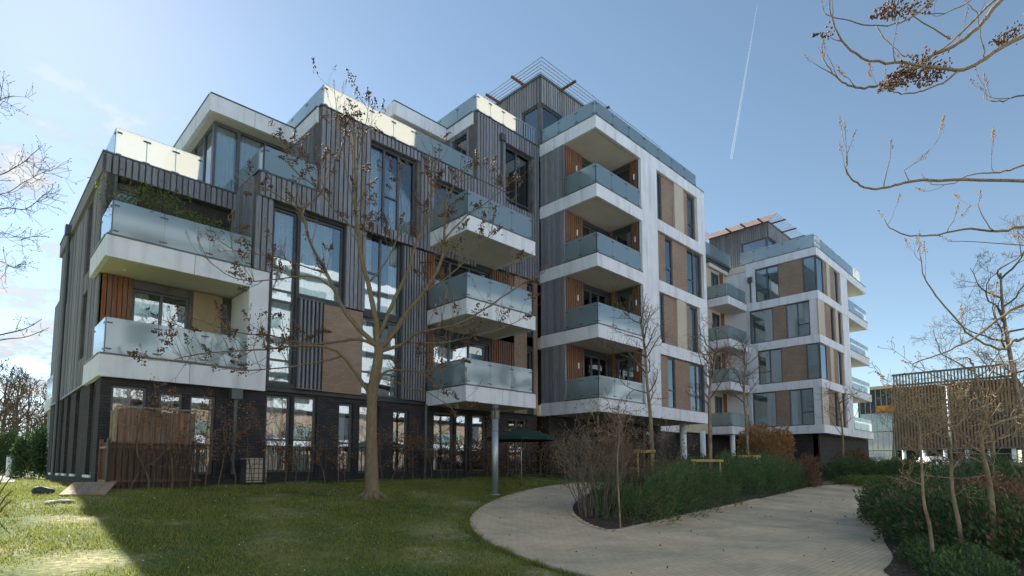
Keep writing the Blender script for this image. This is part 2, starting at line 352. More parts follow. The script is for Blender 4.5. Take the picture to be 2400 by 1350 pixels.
# dark inner cores behind the glazing, floors and roofs (keep sun and sky out of the rooms)
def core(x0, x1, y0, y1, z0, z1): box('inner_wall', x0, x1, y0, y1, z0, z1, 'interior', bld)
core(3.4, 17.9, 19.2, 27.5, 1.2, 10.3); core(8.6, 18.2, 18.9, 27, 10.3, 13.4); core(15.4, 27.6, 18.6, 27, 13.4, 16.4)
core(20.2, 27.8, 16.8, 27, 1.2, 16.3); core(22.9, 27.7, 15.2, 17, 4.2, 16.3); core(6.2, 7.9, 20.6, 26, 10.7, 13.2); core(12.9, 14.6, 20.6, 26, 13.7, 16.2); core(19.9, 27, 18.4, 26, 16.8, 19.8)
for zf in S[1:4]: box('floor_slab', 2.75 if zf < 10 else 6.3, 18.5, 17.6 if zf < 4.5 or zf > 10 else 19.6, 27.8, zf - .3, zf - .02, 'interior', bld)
# ---- ground storey, dark brick
gfh = [(2.68, 3.47, 1.45, 3.72), (3.76, 4.33, 1.4, 3.62), (4.5, 5.17, 1.4, 3.62), (6.58, 7.35, 1.45, 3.82), (7.44, 8.2, 1.45, 3.86), (8.97, 9.5, 1.45, 3.75), (9.73, 10.5, 1.4, 3.75),
       (11.09, 11.75, 1.45, 3.66), (12.9, 13.9, 1.45, 3.72), (14.01, 14.67, 1.45, 3.74), (14.85, 15.6, 1.45, 3.74), (16.85, 18.05, 1.45, 3.72)]
gw = wall('ground_wall', 'Y', 2.6, 18.7, 0.9, 3.93, FY + .2, .3, gfh, 'brick_dark', bld)
for i, h in enumerate(gfh):
    rows = (0.42,) if i in (0, 3, 4, 5, 7, 11) else ()
    cur = [None, None, [(0, .5, 'curtain')], None, None, None, [(.1, .6, 'curtain')], None, [(0, .4, 'curtain')], None, None, None][i]
    window('Y', *h, FY + .3, bld, cols=(.5,) if i in (11,) else (), rows=rows, curtain=cur)
box('lintel_band', 6.46, 12.36, FY + .12, FY + .21, 3.93, 4.06, 'dark_panel', bld)
# left side, ground storey: brick piers with slot windows
sl_h = [(18.0, 18.95, 1.4, 3.9), (20.7, 21.5, 1.4, 3.9), (22.6, 23.4, 1.4, 3.9), (24.2, 24.8, 1.4, 3.9), (26.2, 27.0, 1.4, 3.9)]
wall('side_ground_wall', 'X', 17.35, 28.2, 0.9, 3.93, 2.45, .15, sl_h, 'brick_dark', bld)
for h in sl_h:
    window('X', *h, 2.54, bld); pbox('sill', 'X', h[0] - .05, h[1] + .05, 2.40, 2.55, h[2] - .07, h[2], 'white', bld)
# left side, timber boards above, with tall slots
up_h = [(21.1, 21.9, 7.6, 9.9), (21.1, 21.9, 4.9, 7.0), (25.9, 26.6, 7.6, 9.6)]
sw = wall('side_wall', 'X', 18.9, 28.2, 3.97, 10.2, 2.52, .25, up_h, 'timber_back', bld)
for h in up_h: window('X', *h, 2.62, bld)
battens('X', 18.9, 28.2, 3.97, 10.0, 2.52, sw, holes=up_h, sp=0.2, wd=0.17, d=0.035, m='timber_board', name='cladding_board')
box('drip_edge', 2.40, 2.56, 17.4, 28.2, 3.93, 3.985, 'zinc', bld)
# left roof edge beam and far end
box('roof_beam', 2.40, 2.72, 18.9, 28.3, 9.98, 10.5, 'timber_board', bld); rail_edge('X', 18.85, 28.35, 2.40, 10.5, bld)
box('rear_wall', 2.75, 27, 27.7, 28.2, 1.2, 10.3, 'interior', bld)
box('roof', 2.7, 18.6, 19.2, 28, 10.35, 10.45, 'zinc', bld)
dp = MB(); dp.tube([(2.36, 25.2, 1.35), (2.36, 25.2, 9.95)], .055, 8); dp.box(2.24, 2.45, 25.05, 25.35, 9.95, 10.3); dp.build('downpipe', 'zinc', bld)
# small rear balconies poking out beyond the left side
for k, zf in ((0, S[1]), (1, S[1] + 3.0 - 5.0)):
    if k == 0:
        b = box('balcony_slab', 2.52, 2.9, 29.2, 31.5, zf - .5, zf, 'white', bld); balustrade('X', 29.25, 31.4, zf + .05, zf + .95, 2.55, 2, b, False)
        balustrade('Y', 2.57, 2.9, zf + .05, zf + .95, 29.25, 1, b, False)
box('rear_block', 2.85, 6, 28.22, 34, 1.0, 9.2, 'dark_panel', bld)

# ---- block A: stacked balconies at the left corner
for k in (1, 2):
    z = S[k]; x1 = 6.46
    sl = box('balcony_slab', 2.42, 6.0, FY + .13, 19.2, z - FT + .03, z - .05, 'soffit', bld)
    fascia('Y', 2.35, x1, FY, z - FT, z, sl, 2); fascia('X', FY + .122, 19.6, 2.35, z - FT, z, sl, 1); rail_edge('Y', 2.35, 5.9, FY, z, sl); rail_edge('X', FY + .16, 19.6, 2.35, z, sl)
    balustrade('Y', 2.47, 5.93, z + .06, z + .98, FY + .1, 3, sl); balustrade('X', FY + .14, 18.85, z + .06, z + .98, 2.45, 1, sl)
    dl = MB(); dl.tube([(2.95, 18.2, z - FT + .0), (2.95, 18.2, z - FT + .035)], .05, 10); dl.build('downlight', 'white', sl)
box('pilaster', 5.9, 6.46, FY + .004, FY + .19, S[1] + .0, S[2] - FT, 'white', bld)
box('return_wall', 5.96, 6.4, FY + .192, 18.9, S[1], S[2] - FT, 'white_pier', bld)
# first floor back wall under the upper balcony
h1 = [(3.3, 4.75, 4.5, 6.75)]
fw_ = wall('recess_wall', 'Y', 2.5, 6.0, S[1], S[2] - FT, 18.9, .25, h1 + [(5.66, 5.96, 4.5, 6.9)], 'timber_back', bld)
battens('Y', 2.55, 3.28, S[1], S[2] - FT, 18.9, fw_, sp=.12, wd=.1, d=.05, m='timber_brown', name='recess_board')
window('Y', *h1[0], 18.98, bld, cols=(.5,), curtain=[(.02, .3, 'curtain')]); window('Y', 5.66, 5.96, 4.5, 6.9, 18.98, bld)
box('beige_panel', 4.85, 5.66, 18.84, 18.9, S[1], S[2] - FT, 'beige_panel', bld)
# second floor: deep timber portal frame behind the open balcony
h2 = [(2.75, 5.85, 7.62, 9.75)]
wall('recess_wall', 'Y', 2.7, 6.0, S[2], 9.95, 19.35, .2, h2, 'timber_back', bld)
window('Y', *h2[0], 19.4, bld, cols=(.33, .67))
pb = box('parapet', 2.405, 6.0, 18.9, 19.3, 9.93, 10.45, 'timber_back', bld); battens('Y', 2.45, 6.0, 9.93, 10.47, 18.9, pb, sp=.165, wd=.118)
rail_edge('Y', 2.38, 6.0, 18.86, 10.49, pb)
box('portal_side', 2.43, 2.7, 18.9, 19.35, S[2], 9.93, 'timber_board', bld)
balustrade('Y', 2.72, 5.02, 10.6, 11.5, 19.2, 3, pb); balustrade('X', 19.24, 23.5, 10.6, 11.5, 2.7, 3, pb)
# penthouse A with overhanging white roof
pr_ = box('penthouse_roof', 5.2, 8.2, 19.2, 27, 13.12, 13.6, 'soffit', bld)
fascia('Y', 5.1, 7.9, 19.05, 13.1, 13.66, pr_, 2); fascia('X', 19.172, 26, 5.1, 13.1, 13.66, pr_, 3); rail_edge('Y', 5.1, 7.9, 19.05, 13.66, pr_); rail_edge('X', 19.2, 26, 5.1, 13.66, pr_)
window('Y', 5.4, 7.95, 10.5, 13.1, 19.6, bld, cols=(.31, .66), curtain=[(.04, .28, 'curtain'), (.34, .62, 'curtain'), (.7, .98, 'curtain')], fw=.09)
window('X', 19.7, 24.5, 10.5, 13.1, 5.4, bld, cols=(.2, .45, .7), fw=.09, curtain=[(.02, .18, 'curtain')])

# ---- block B: timber volume over tall windows, its parapet steps up twice
# B0 lower parapet
b0 = wall('parapet', 'Y', 6.0, 7.95, 9.85, 10.58, FY - .1, .3, [], 'timber_back', bld); battens('Y', 6.02, 7.95, 9.85, 10.57, FY - .1, b0, sp=.165, wd=.118)
rail_edge('Y', 5.95, 7.95, FY - .16, 10.58, b0); pbx = wall('parapet_side', 'X', FY + .2, 19.4, 9.85, 10.58, 6.0, .2, [], 'timber_back', bld)
battens('X', FY + .25, 19.3, 7.55, 10.56, 6.0, pbx, sp=.165, wd=.118); rail_edge('X', FY + .02, 19.4, 5.96, 10.58, pbx)
wall('pillar_side', 'X', FY + .2, 19.3, 7.55, 9.85, 6.0, .2, [], 'timber_back', bld)
balustrade('Y', 6.18, 7.9, 10.62, 11.52, FY, 2, b0); balustrade('X', FY + .06, 19.3, 10.62, 11.52, 6.14, 2, b0)
pil = box('pillar', 5.98, 6.5, FY, FY + .19, 7.56, 9.85, 'timber_back', bld); battens('Y', 5.96, 6.5, 7.56, 9.85, FY, pil, sp=.18, wd=.13)
# main front wall with its window stack
WIN = [(6.57, 7.33, 4.2, 9.75), (7.42, 8.95, 7.12, 9.78), (9.76, 11.25, 7.1, 9.9), (9.72, 11.22, 4.1, 6.85), (9.8, 11.8, 10.2, 13.25)]
fwall = wall('front_wall', 'Y', 6.47, 12.4, 4.06, 9.85, FY + .1, .3, WIN, 'dark_panel', bld)
window('Y', *WIN[0], FY + .2, bld, rows=(.13, .47, .53)); window('Y', *WIN[1], FY + .2, bld)
window('Y', *WIN[2], FY + .2, bld, cols=(.45,), rows=(.5,), rowcols=(0,)); window('Y', *WIN[3], FY + .2, bld, cols=(.42,), rows=(.3,), curtain=[(.02, .2, 'curtain')])
for a0, a1, z0, z1 in ((7.42, 8.22, 4.08, 6.95), (11.28, 12.34, 4.06, 9.8)):
    battens('Y', a0, a1, z0, z1, FY + .1, fwall, sp=.135 if a0 < 8 else .12, wd=.06, d=.12, name='fin')
box('fin_rail', 7.4, 8.24, FY - .03, FY + .1, 4.06, 4.1, 'frame', bld); box('fin_rail', 7.4, 8.24, FY - .03, FY + .1, 6.95, 7.0, 'frame', bld)
box('brick_panel', 8.27, 9.68, FY + .03, FY + .1, 4.06, 6.95, 'brick', bld)
tb = wall('timber_strip', 'Y', 8.98, 9.74, 7.0, 9.85, FY + .05, .049, [], 'timber_back', bld); battens('Y', 8.98, 9.74, 7.0, 9.85, FY + .05, tb, sp=.165, wd=.118)
# upper timber front of B
bw = wall('timber_front', 'Y', 7.92, 14.7, 9.85, 13.62, FY - .05, .4, [WIN[4], (12.6, 14.6, 10.65, 12.9)], 'timber_back', bld)
battens('Y', 7.93, 14.75, 9.85, 13.6, FY - .05, bw, holes=[WIN[4], (12.6, 14.6, 10.65, 12.9)], sp=.165, wd=.118)
window('Y', *WIN[4], FY + .12, bld, cols=(.33, .64), rows=(.42,), rowcols=(1,), curtain=[(.02, .28, 'curtain'), (.5, .62, 'curtain'), (.68, .97, 'curtain')])
window('Y', 12.6, 14.6, 10.65, 12.9, FY + .12, bld, cols=(.5,))
rail_edge('Y', 7.88, 16.6, FY - .11, 13.62, bw)
bs = wall('timber_side', 'X', FY + .36, 19.8, 10.45, 13.1, 7.92, .2, [], 'timber_back', bld); battens('X', FY + .36, 19.8, 10.6, 13.1, 7.92, bs, sp=.165, wd=.118)
fascia('X', FY + .1, 19.04, 7.86, 13.1, 13.62, bs, 1); rail_edge('X', FY + .1, 19.04, 7.84, 13.62, bs)
balustrade('Y', 8.05, 11.7, 13.7, 14.52, FY + .05, 4, bw); balustrade('Y', 11.7, 16.5, 13.7, 14.52, FY + .05, 4, bw); balustrade('X', FY + .1, 21, 13.7, 14.52, 8.05, 3, bs)
box('roof', 7.9, 18.7, 17.5, 27, 13.4, 13.5, 'zinc', bld)
# penthouse B roof edge
pr2 = box('penthouse_roof', 12.0, 14.8, 19.2, 27, 16.12, 16.6, 'soffit', bld); fascia('Y', 11.9, 14.62, 19.0, 16.1, 16.66, pr2, 2); fascia('X', 19.122, 26, 11.9, 16.1, 16.66, pr2, 2); rail_edge('Y', 11.9, 14.62, 19.0, 16.66, pr2)
window('Y', 12.2, 14.6, 13.5, 16.1, 19.5, bld, cols=(.35, .68)); window('X', 19.6, 24, 13.5, 16.1, 12.2, bld, cols=(.3, .6))
hp = MB(); hp.tube([(6.0 - .4, FY - .1, 1.4), (5.6, FY - .1, 3.55)], .055, 8); hp.box(5.45, 5.75, FY - .22, FY + .02, 3.55, 3.85); hp.build('downpipe', 'zinc', bld)

# ---- block D: taller timber volume next to the tower
dh = [(16.42, 18.2, 13.2, 15.95), (14.9, 15.9, 10.65, 12.9)]
dw = wall('timber_front', 'Y', 14.72, 18.66, 10.1, 16.62, FY - .052, .4, dh, 'timber_back', bld); battens('Y', 14.76, 18.6, 10.1, 16.6, FY - .052, dw, holes=dh + [(14.7, 14.76, 9, 17)], sp=.165, wd=.118)
window('Y', *dh[0], FY + .12, bld, cols=(.5,), rows=(.12,), curtain=[(.02, .3, 'curtain'), (.58, .97, 'curtain')]); window('Y', *dh[1], FY + .12, bld)
rail_edge('Y', 14.7, 18.6, FY - .11, 16.62, dw)
ds = wall('timber_side', 'X', FY + .36, 20, 13.5, 16.1, 14.74, .2, [(17.75, 18.6, 14.0, 15.9)], 'timber_back', bld); battens('X', FY + .36, 20, 13.5, 16.1, 14.74, ds, holes=[(17.75, 18.6, 14.0, 15.9)], sp=.165, wd=.118)
window('X', 17.75, 18.6, 14.0, 15.9, 14.8, bld)
fascia('X', FY + .1, 19.0, 14.66, 16.1, 16.62, ds, 1); rail_edge('X', FY + .1, 19, 14.64, 16.62, ds)
balustrade('Y', 14.85, 17.2, 16.72, 17.55, FY + .05, 3, dw); balustrade('X', FY + .1, 21, 16.72, 17.55, 14.85, 3, ds)
for i in range(8): box('rail_bar', 17.3 + i * .16, 17.33 + i * .16, FY + .05, FY + .08, 16.7, 17.5, 'metal', dw)
box('handrail', 17.22, 18.5, FY + .04, FY + .09, 17.5, 17.55, 'metal', dw)
box('roof', 14.75, 28.4, 17.4, 27, 16.5, 16.6, 'zinc', bld)
dq = MB(); dq.tube([(16.15, FY - .18, 13.8), (16.15, FY - .18, 15.85)], .05, 8); dq.box(16.02, 16.28, FY - .28, FY - .1, 15.85, 16.15); dq.build('downpipe', 'zinc', bld)

# ---- block C: projecting balconies in the middle
ch = [(12.78, 15.66, 0, 0), (17.9, 18.3, 0, 0)]
for k in (1, 2):
    z0, z1 = S[k], S[k + 1] - FT
    hs = [(12.78, 15.66, z0 + .05, z0 + 2.3), (17.92, 18.32, z0 + .05, z0 + 2.4)]
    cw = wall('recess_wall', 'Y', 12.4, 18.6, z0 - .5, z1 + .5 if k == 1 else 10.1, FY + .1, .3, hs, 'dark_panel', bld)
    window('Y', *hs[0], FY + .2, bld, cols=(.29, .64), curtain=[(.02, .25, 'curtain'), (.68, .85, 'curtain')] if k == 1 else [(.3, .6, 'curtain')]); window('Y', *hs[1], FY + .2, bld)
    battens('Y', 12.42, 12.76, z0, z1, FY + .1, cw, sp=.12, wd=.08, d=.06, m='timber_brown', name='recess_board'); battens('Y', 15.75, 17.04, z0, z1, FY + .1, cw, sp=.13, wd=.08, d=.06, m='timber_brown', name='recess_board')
    box('brick_panel', 17.1, 17.9, FY + .04, FY + .1, z0 - .5, z1 + .4, 'brick', bld); box('brick_panel', 18.34, 18.6, FY + .04, FY + .1, z0 - .5, z1 + .4, 'brick', bld)
for k in (1, 2, 3):
    z = S[k]
    sl = box('balcony_slab', 12.5, 15.85, 14.95, FY + .09, z - FT + .03, z - .05, 'soffit', bld)
    fascia('Y', 12.4, 15.95, 14.85, z - FT, z, sl, 2); fascia('X', 14.972, FY + .05, 12.4, z - FT, z, sl, 1); fascia('X', 14.972, FY + .05, 15.83, z - FT, z, sl, 1)
    rail_edge('Y', 12.4, 15.95, 14.85, z, sl); rail_edge('X', 15.01, FY + .03, 12.4, z, sl)
    balustrade('Y', 12.5, 15.85, z + .06, z + .98, 14.95, 3, sl); balustrade('X', 14.98, FY + .03, z + .06, z + .98, 12.48, 2, sl); balustrade('X', 14.98, FY + .03, z + .06, z + .98, 15.83, 2, sl, False)
cpp = MB(); cpp.tube([(12.33, FY - .06, 1.4), (12.33, FY - .06, 3.95)], .05, 8); cpp.build('downpipe', 'zinc', bld)

# ---- tower
TX0, TX1, TY = 18.6, 28.45, 13.75
for k in range(1, 6):
    z = S[k]
    sl = box('floor_slab', TX0 + .05, TX1 - .05, TY + .1, 17.3, z - FT + .03, z - .04, 'soffit', bld)
    fascia('Y', TX0, TX1, TY, z - FT, z, sl, 4); fascia('X', TY + .122, 17.0, TX0, z - FT, z, sl, 2); fascia('Y', TX1 - .13, TX1 - .001, 17.0, z - FT, z, sl, 1)
    rail_edge('Y', TX0, 22.1 if k < 5 else TX1, TY, z, sl); rail_edge('X', TY + .16, 15.6 if k < 5 else 17, TX0, z, sl)
    box('end_wall', TX1 - .2, TX1 - .02, TY + .3, 24, z + .0, z + 2.49, 'white_pier', bld) if k < 5 else None
    if k < 5:
        zt = S[k + 1] - FT
        tl = wall('timber_side', 'X', 15.6, 17.02, z, zt, TX0 + .09, .2, [], 'timber_back', bld); battens('X', 15.68, 17.0, z, zt, TX0 + .09, tl, sp=.155, wd=.118, d=.07)
        box('corner_post', TX0 + .02, TX0 + .12, 15.585, 15.68, z, zt, 'timber_board', bld)
        # balcony recess
        hs = [(20.05, 21.9, z + .04, z + 2.3)]
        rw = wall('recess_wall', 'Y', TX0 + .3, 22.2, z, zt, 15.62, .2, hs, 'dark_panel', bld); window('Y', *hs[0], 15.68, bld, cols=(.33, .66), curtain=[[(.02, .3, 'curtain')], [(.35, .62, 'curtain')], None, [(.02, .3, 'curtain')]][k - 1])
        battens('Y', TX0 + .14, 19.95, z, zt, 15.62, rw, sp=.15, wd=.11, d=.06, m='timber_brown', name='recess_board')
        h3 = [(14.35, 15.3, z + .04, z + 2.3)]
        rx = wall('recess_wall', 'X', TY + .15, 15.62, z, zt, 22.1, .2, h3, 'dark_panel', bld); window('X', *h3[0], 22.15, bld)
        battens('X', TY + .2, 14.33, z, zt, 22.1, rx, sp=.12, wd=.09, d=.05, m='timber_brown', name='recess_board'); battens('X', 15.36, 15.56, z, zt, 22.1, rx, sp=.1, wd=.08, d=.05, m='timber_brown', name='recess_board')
        balustrade('Y', TX0 + .1, 22.06, z + .06, z + .96, TY + .08, 3, sl); balustrade('X', TY + .12, 15.56, z + .06, z + .96, TX0 + .08, 2, sl)
        wlm = MB(); wlm.tube([(19.5, 15.53, z + 1.55), (19.5, 15.53, z + 1.8)], .035, 8); wlm.build('wall_light', 'white', rw); wlm = MB(); wlm.tube([(22.02, 14.1, z + 1.55), (22.02, 14.1, z + 1.8)], .035, 8); wlm.build('wall_light', 'white', rx)
        # front: piers, brick, windows
        if k in (4, 2): wins = [(23.58, 24.18), (26.78, 27.55)]
        else: wins = [(24.42, 25.12), (26.62, 28.15)]
        hs = [(a, b, z + .02, zt - .02) for a, b in wins]
        wall('brick_wall', 'Y', 22.3, TX1 - .2, z, zt, TY + .16, .25, hs, 'brick', bld)
        for i, h in enumerate(hs):
            wide = h[1] - h[0] > 1
            window('Y', *h, TY + .2, bld, cols=(.5,) if wide else (), rows=(.36,), rowcols=(0,) if wide else None, curtain=[(.05, .95, 'curtain')] if (k + i) % 3 == 0 else None)
        fascia('Y', 22.1, 23.5, TY + .004, z, zt, bld, 2, 'white', .15)
        if k in (4, 2): pbox('pier', 'Y', 25.28, 26.22, TY + .05, TY + .159, z, zt, 'cream_pier', bld); pbox('pier', 'Y', 27.62, TX1, TY + .004, TY + .159, z, zt, 'white', bld)
        else: pbox('pier', 'Y', 28.18, TX1, TY + .004, TY + .159, z, zt, 'white', bld)
box('tower_rear', 28.2, 28.44, 17.0, 27, 3.9, 16.68, 'white_pier', bld)
balustrade('Y', TX0 + .08, 27.7, 16.78, 17.45, TY + .08, 7, bld); balustrade('X', TY + .12, 16.9, 16.78, 17.45, TX0 + .08, 3, bld); balustrade('X', TY + .12, 17, 16.78, 17.45, 27.7, 2, bld, False)
# tower penthouse with louvre frame
def penthouse(x0, x1, y0, y1, z0, zt, zw, off, n, parent, lou='metal', lou2='metal', dx=(.3, .8), ww=(1.2, 1.5)):
    ph = [(x0 + .01, x0 + ww[1], z0 + .1, zw)]; pf = wall('penthouse_front', 'Y', x0, x1, z0, zt, y0, .2, ph, 'timber_back', parent); battens('Y', x0 + .02, x1, z0, zt, y0, pf, holes=ph, sp=.165, wd=.118)
    px_ = [(y0 + .01, y0 + ww[0], z0 + .1, zw)]; ps = wall('penthouse_side', 'X', y0 + .2, y1, z0, zt, x0, .2, px_, 'timber_back', parent); battens('X', y0 + .04, y1, z0, zt, x0, ps, holes=px_, sp=.165, wd=.118)
    window('Y', x0 + .04, x0 + ww[1], z0 + .1, zw, y0 + .04, parent, fw=.08); window('X', y0 + .05, y0 + ww[0], z0 + .1, zw, x0 + .04, parent, fw=.08)
    rf = box('penthouse_roof', x0 - .1, x1 + .1, y0 - .1, y1, zt, zt + .12, 'zinc', parent)
    for i in range(n):
        d = off * (i + 1) / n + .05
        t = MB(); t.tube([(x0 - d, y0 - d, zt + .06), (x1 + .3, y0 - d, zt + .06)], .022, 6, True); t.build('louvre', lou, rf)
        t = MB()
        if lou2 == 'metal': t.tube([(x0 - d, y0 - d, zt + .06), (x0 - d, y1 + .3, zt + .06)], .022, 6, True)
        else: t.v += [(x0 - d, y0 - d, zt + .03), (x0 - d, y1 + .3, zt + .03), (x0 - d + .12, y1 + .3, zt + .12), (x0 - d + .12, y0 - d, zt + .12)]; t.f.append((0, 1, 2, 3)); t.v += [(a, b, c - .02) for a, b, c in t.v[:4]]; t.f.append((7, 6, 5, 4))
        t.build('louvre', lou2, rf)
    for f in dx:
        xa = x0 + (x1 - x0) * f; ya = y0 + (y1 - y0) * f
        box('outrigger', xa - .05, xa + .05, y0 - off - .2, y0 - .1, zt - .06, zt + .03, 'timber_brown', rf); box('outrigger', x0 - off - .2, x0 - .1, ya - .05, ya + .05, zt - .06, zt + .03, 'timber_brown', rf)
    return rf
penthouse(18.66, 27.8, 17.0, 23, 16.6, 20.1, 18.85, .85, 5, bld, dx=(.15, .45))
# undercroft: glazed lobby, columns
gl = wall('lobby_wall', 'Y', 18.7, 28.2, 0.9, 3.9, 16.6, .2, [(25.6, 27.6, 1.4, 3.6)], 'brick_dark', bld)
for a in ((25.6, 27.6),): window('Y', a[0], a[1], 1.4, 3.6, 16.65, bld, cols=(.5,))
for cxp, cyp in ((27.4, 14.8),):
    c = MB(); c.tube([(cxp, cyp, 0.8), (cxp, cyp, 3.92)], .17, 14); c.build('column', 'white', bld, True)

# ------------------------------------------------------------------ second, farther apartment tower
bl2 = empty('apartment_building', (45, 15, 1.3), 'farther white banded apartment tower with brown brick panels and tilted slatted sunshades on top', 'building')
RX, RY, RX1 = 41.0, 11.9, 48.2
def core2(x0, x1, y0, y1, z0, z1): box('inner_wall', x0, x1, y0, y1, z0, z1, 'interior', bl2)
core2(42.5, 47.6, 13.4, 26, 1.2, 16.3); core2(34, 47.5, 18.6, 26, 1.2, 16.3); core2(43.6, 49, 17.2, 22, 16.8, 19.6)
for k in range(1, 6):
    z = S[k]
    sl = box('floor_slab', RX + .05, RX1 - .05, RY + .1, 20, z - FT + .03, z - .04, 'soffit', bl2)
    fascia('X', RY + .122, 16.72, RX, z - FT, z, sl, 2); fascia('Y', RX, RX1, RY, z - FT, z, sl, 3)
    # right-hand balconies
    s2 = box('balcony_slab', RX1, 53.6, RY + .1, 14.5, z - FT + .03, z - .04, 'soffit', bl2); fascia('Y', RX1 + .002, 53.7, RY + .003, z - FT, z, s2, 2); fascia('X', RY + .125, 14.5, 53.58, z - FT, z, s2, 1); rail_edge('Y', RX1, 53.7, RY, z, s2)
    if k < 5: balustrade('Y', RX1 + .4, 53.6, z + .06, z + 1.0, RY + .08, 3, s2)
    if k < 5: balustrade('X', RY + .12, 14.4, z + .06, z + 1.0, 53.55, 1, s2, False)
    # left wing and its small corner balcony
    s3 = box('balcony_slab', 37.9, RX - .02, 16.85, 18.3, z - FT + .03, z - .04, 'soffit', bl2) if k < 5 else box('floor_slab', 37.9, RX, 18.05, 20, z - FT, z - .04, 'soffit', bl2)
    if k < 5:
        fascia('Y', 37.85, RX - .002, 16.75, z - FT, z, s3, 1); fascia('X', 16.872, 18.4, 37.85, z - FT, z, s3, 1); rail_edge('Y', 37.85, RX, 16.75, z, s3); rail_edge('X', 16.91, 18.4, 37.85, z, s3)
        balustrade('Y', 37.95, RX - .05, z + .06, z + .96, 16.83, 2, s3); balustrade('X', 16.87, 18.3, z + .06, z + .96, 37.93, 2, s3)
        zt = S[k + 1] - FT
        hs = [(38.6, 39.9, z + .04, z + 2.3)]
        lw_ = wall('recess_wall', 'Y', 34, RX + .1, z - .5, zt + .5, 18.3, .25, hs, 'cream_pier', bl2); window('Y', *hs[0], 18.36, bl2, cols=(.5,), curtain=[(.05, .4, 'curtain')] if k % 2 else None)
        battens('Y', 39.95, 40.5, z, zt, 18.3, lw_, sp=.14, wd=.1, d=.05, m='timber_brown', name='recess_board')
        fascia('X', 16.74, 18.35, RX + .05, z - FT + .002, zt, bl2, 1, 'white_pier', .15)
        # left face
        if k in (4, 2):
            hs = [(14.45, 16.1), (RY + .1, 12.82)]; br_ = (12.85, 14.42); wh = (16.1, 16.72); gp = None
        else:
            hs = [(14.95, 16.6), (12.5, 14.08)]; br_ = (14.1, 14.92); wh = (16.6, 16.72); gp = (RY + .1, 12.48)
        hh = [(a, b, z + .02, zt - .02) for a, b in hs]
        wall('brick_wall', 'X', RY + .16, 16.72, z, zt, RX + .1, .2, hh, 'brick', bl2)
        pbox('pier', 'X', wh[0], wh[1], RX + .004, RX + .1, z, zt, 'white', bl2)
        if gp: pbox('pier', 'X', RY + .006, gp[1], RX + .03, RX + .1, z, zt, 'white_pier', bl2)
        window('X', *hh[0], RX + .14, bl2, cols=(.5,) if k in (4, 2) else (), rows=(.36,), rowcols=(1,) if k in (4, 2) else (9,), curtain=[(.03, .97, 'blind')] if k != 4 else [(.03, .45, 'curtain'), (.55, .97, 'blind')])
        window('X', *hh[1], RX + .14 if gp else RX + .05, bl2, cols=(.5,) if gp else (), rows=(.36,), rowcols=(0,) if gp else (9,), curtain=[(.05, .95, 'blind')])
        # right face: narrow alternating strips
        if k in (4, 2): wn = [(RX + .1, 42.5), (45.3, 46.1)]; prs = [(43.2, 43.9), (46.5, 48.2)]
        else: wn = [(44.0, 44.7), (45.9, 46.4)]; prs = [(RX + .004, 42.3), (44.8, 45.4), (46.6, 48.2)]
        hh = [(a, b, z + .02, zt - .02) for a, b in wn]
        wall('brick_wall', 'Y', RX + .15, RX1, z, zt, RY + .12, .2, hh, 'brick', bl2)
        for h in hh: window('Y', *h, RY + (.05 if h[0] < 41.5 else .16), bl2)
        for j, (a, b) in enumerate(prs): pbox('pier', 'Y', a, b, RY + .02, RY + .119, z, zt, 'white' if b == 48.2 else 'cream_pier', bl2)
        box('sun_block_wall', RX1, 53, 14.6, 14.9, z, zt, 'white_pier', bl2)  # unseen wall added behind the balconies to block the sun
box('end_wall', RX1 - .2, RX1 - .01, RY + .3, 20, 4.4, 16.1, 'white_pier', bl2)
wall('base_wall', 'X', 12.4, 18, 0.9, 3.9, 41.6, .3, [], 'brick_dark', bl2); wall('base_wall', 'Y', 41.6, 54.5, 0.6, 3.89, RY + .6, .3, [], 'brick_dark', bl2)
wall('lobby_wall', 'Y', 28.4, 41.6, 0.9, 3.9, 19.5, .3, [], 'dark_panel', bl2)
wl = wall('wing_wall', 'Y', 28.5, 37, 3.9, 16.2, 18.6, .3, [], 'white_pier', bl2); pbox('roof_edge', 'Y', 28.5, RX + .05, 17.9, 18.04, S[5] - .12, S[5] + .05, 'zinc', bl2)
for cxp, cyp in ((38.4, 17.0), (40.6, 15.8), (34, 17.0)):
    c = MB(); c.tube([(cxp, cyp, 0.8), (cxp, cyp, 3.92)], .17, 14); c.build('column', 'white', bl2, True)
dpr = MB(); dpr.tube([(40.92, 16.4, 10.7), (40.92, 16.4, 12.6)], .06, 8); dpr.box(40.8, 41.0, 16.25, 16.55, 15.2, 15.6); dpr.tube([(40.92, 16.4, 13.7), (40.92, 16.4, 15.2)], .06, 8); dpr.build('downpipe', 'zinc', bl2)
z = S[5]
rail_edge('X', RY + .1, 16.7, RX, z, bl2); rail_edge('Y', RX, RX1, RY, z, bl2)
balustrade('X', RY + .12, 17.2, z + .08, z + .98, RX + .1, 5, bl2); balustrade('Y', RX + .1, 52.4, z + .08, z + .98, RY + .08, 8, bl2); balustrade('Y', 31, RX + .1, z + .08, z + .98, 17.9, 7, bl2); balustrade('X', RY + .12, 14.2, z + .08, z + .98, 52.4, 1, bl2, False)
box('roof', 29, RX1, 18, 26, z - .3, z - .1, 'zinc', bl2)
penthouse(33.5, 41.2, 20.8, 25, 16.6, 20.05, 18.95, 1.0, 4, bl2, dx=(.05, .5), ww=(1.2, 1.4))
penthouse(42.5, 50.4, 15.6, 20.2, 16.6, 20.05, 18.95, 1.0, 6, bl2, lou2='slat', dx=(.05, .33, .58), ww=(2.0, 1.4))  # left louvres browned for a sunlit look; hidden right end stretched to shade glass

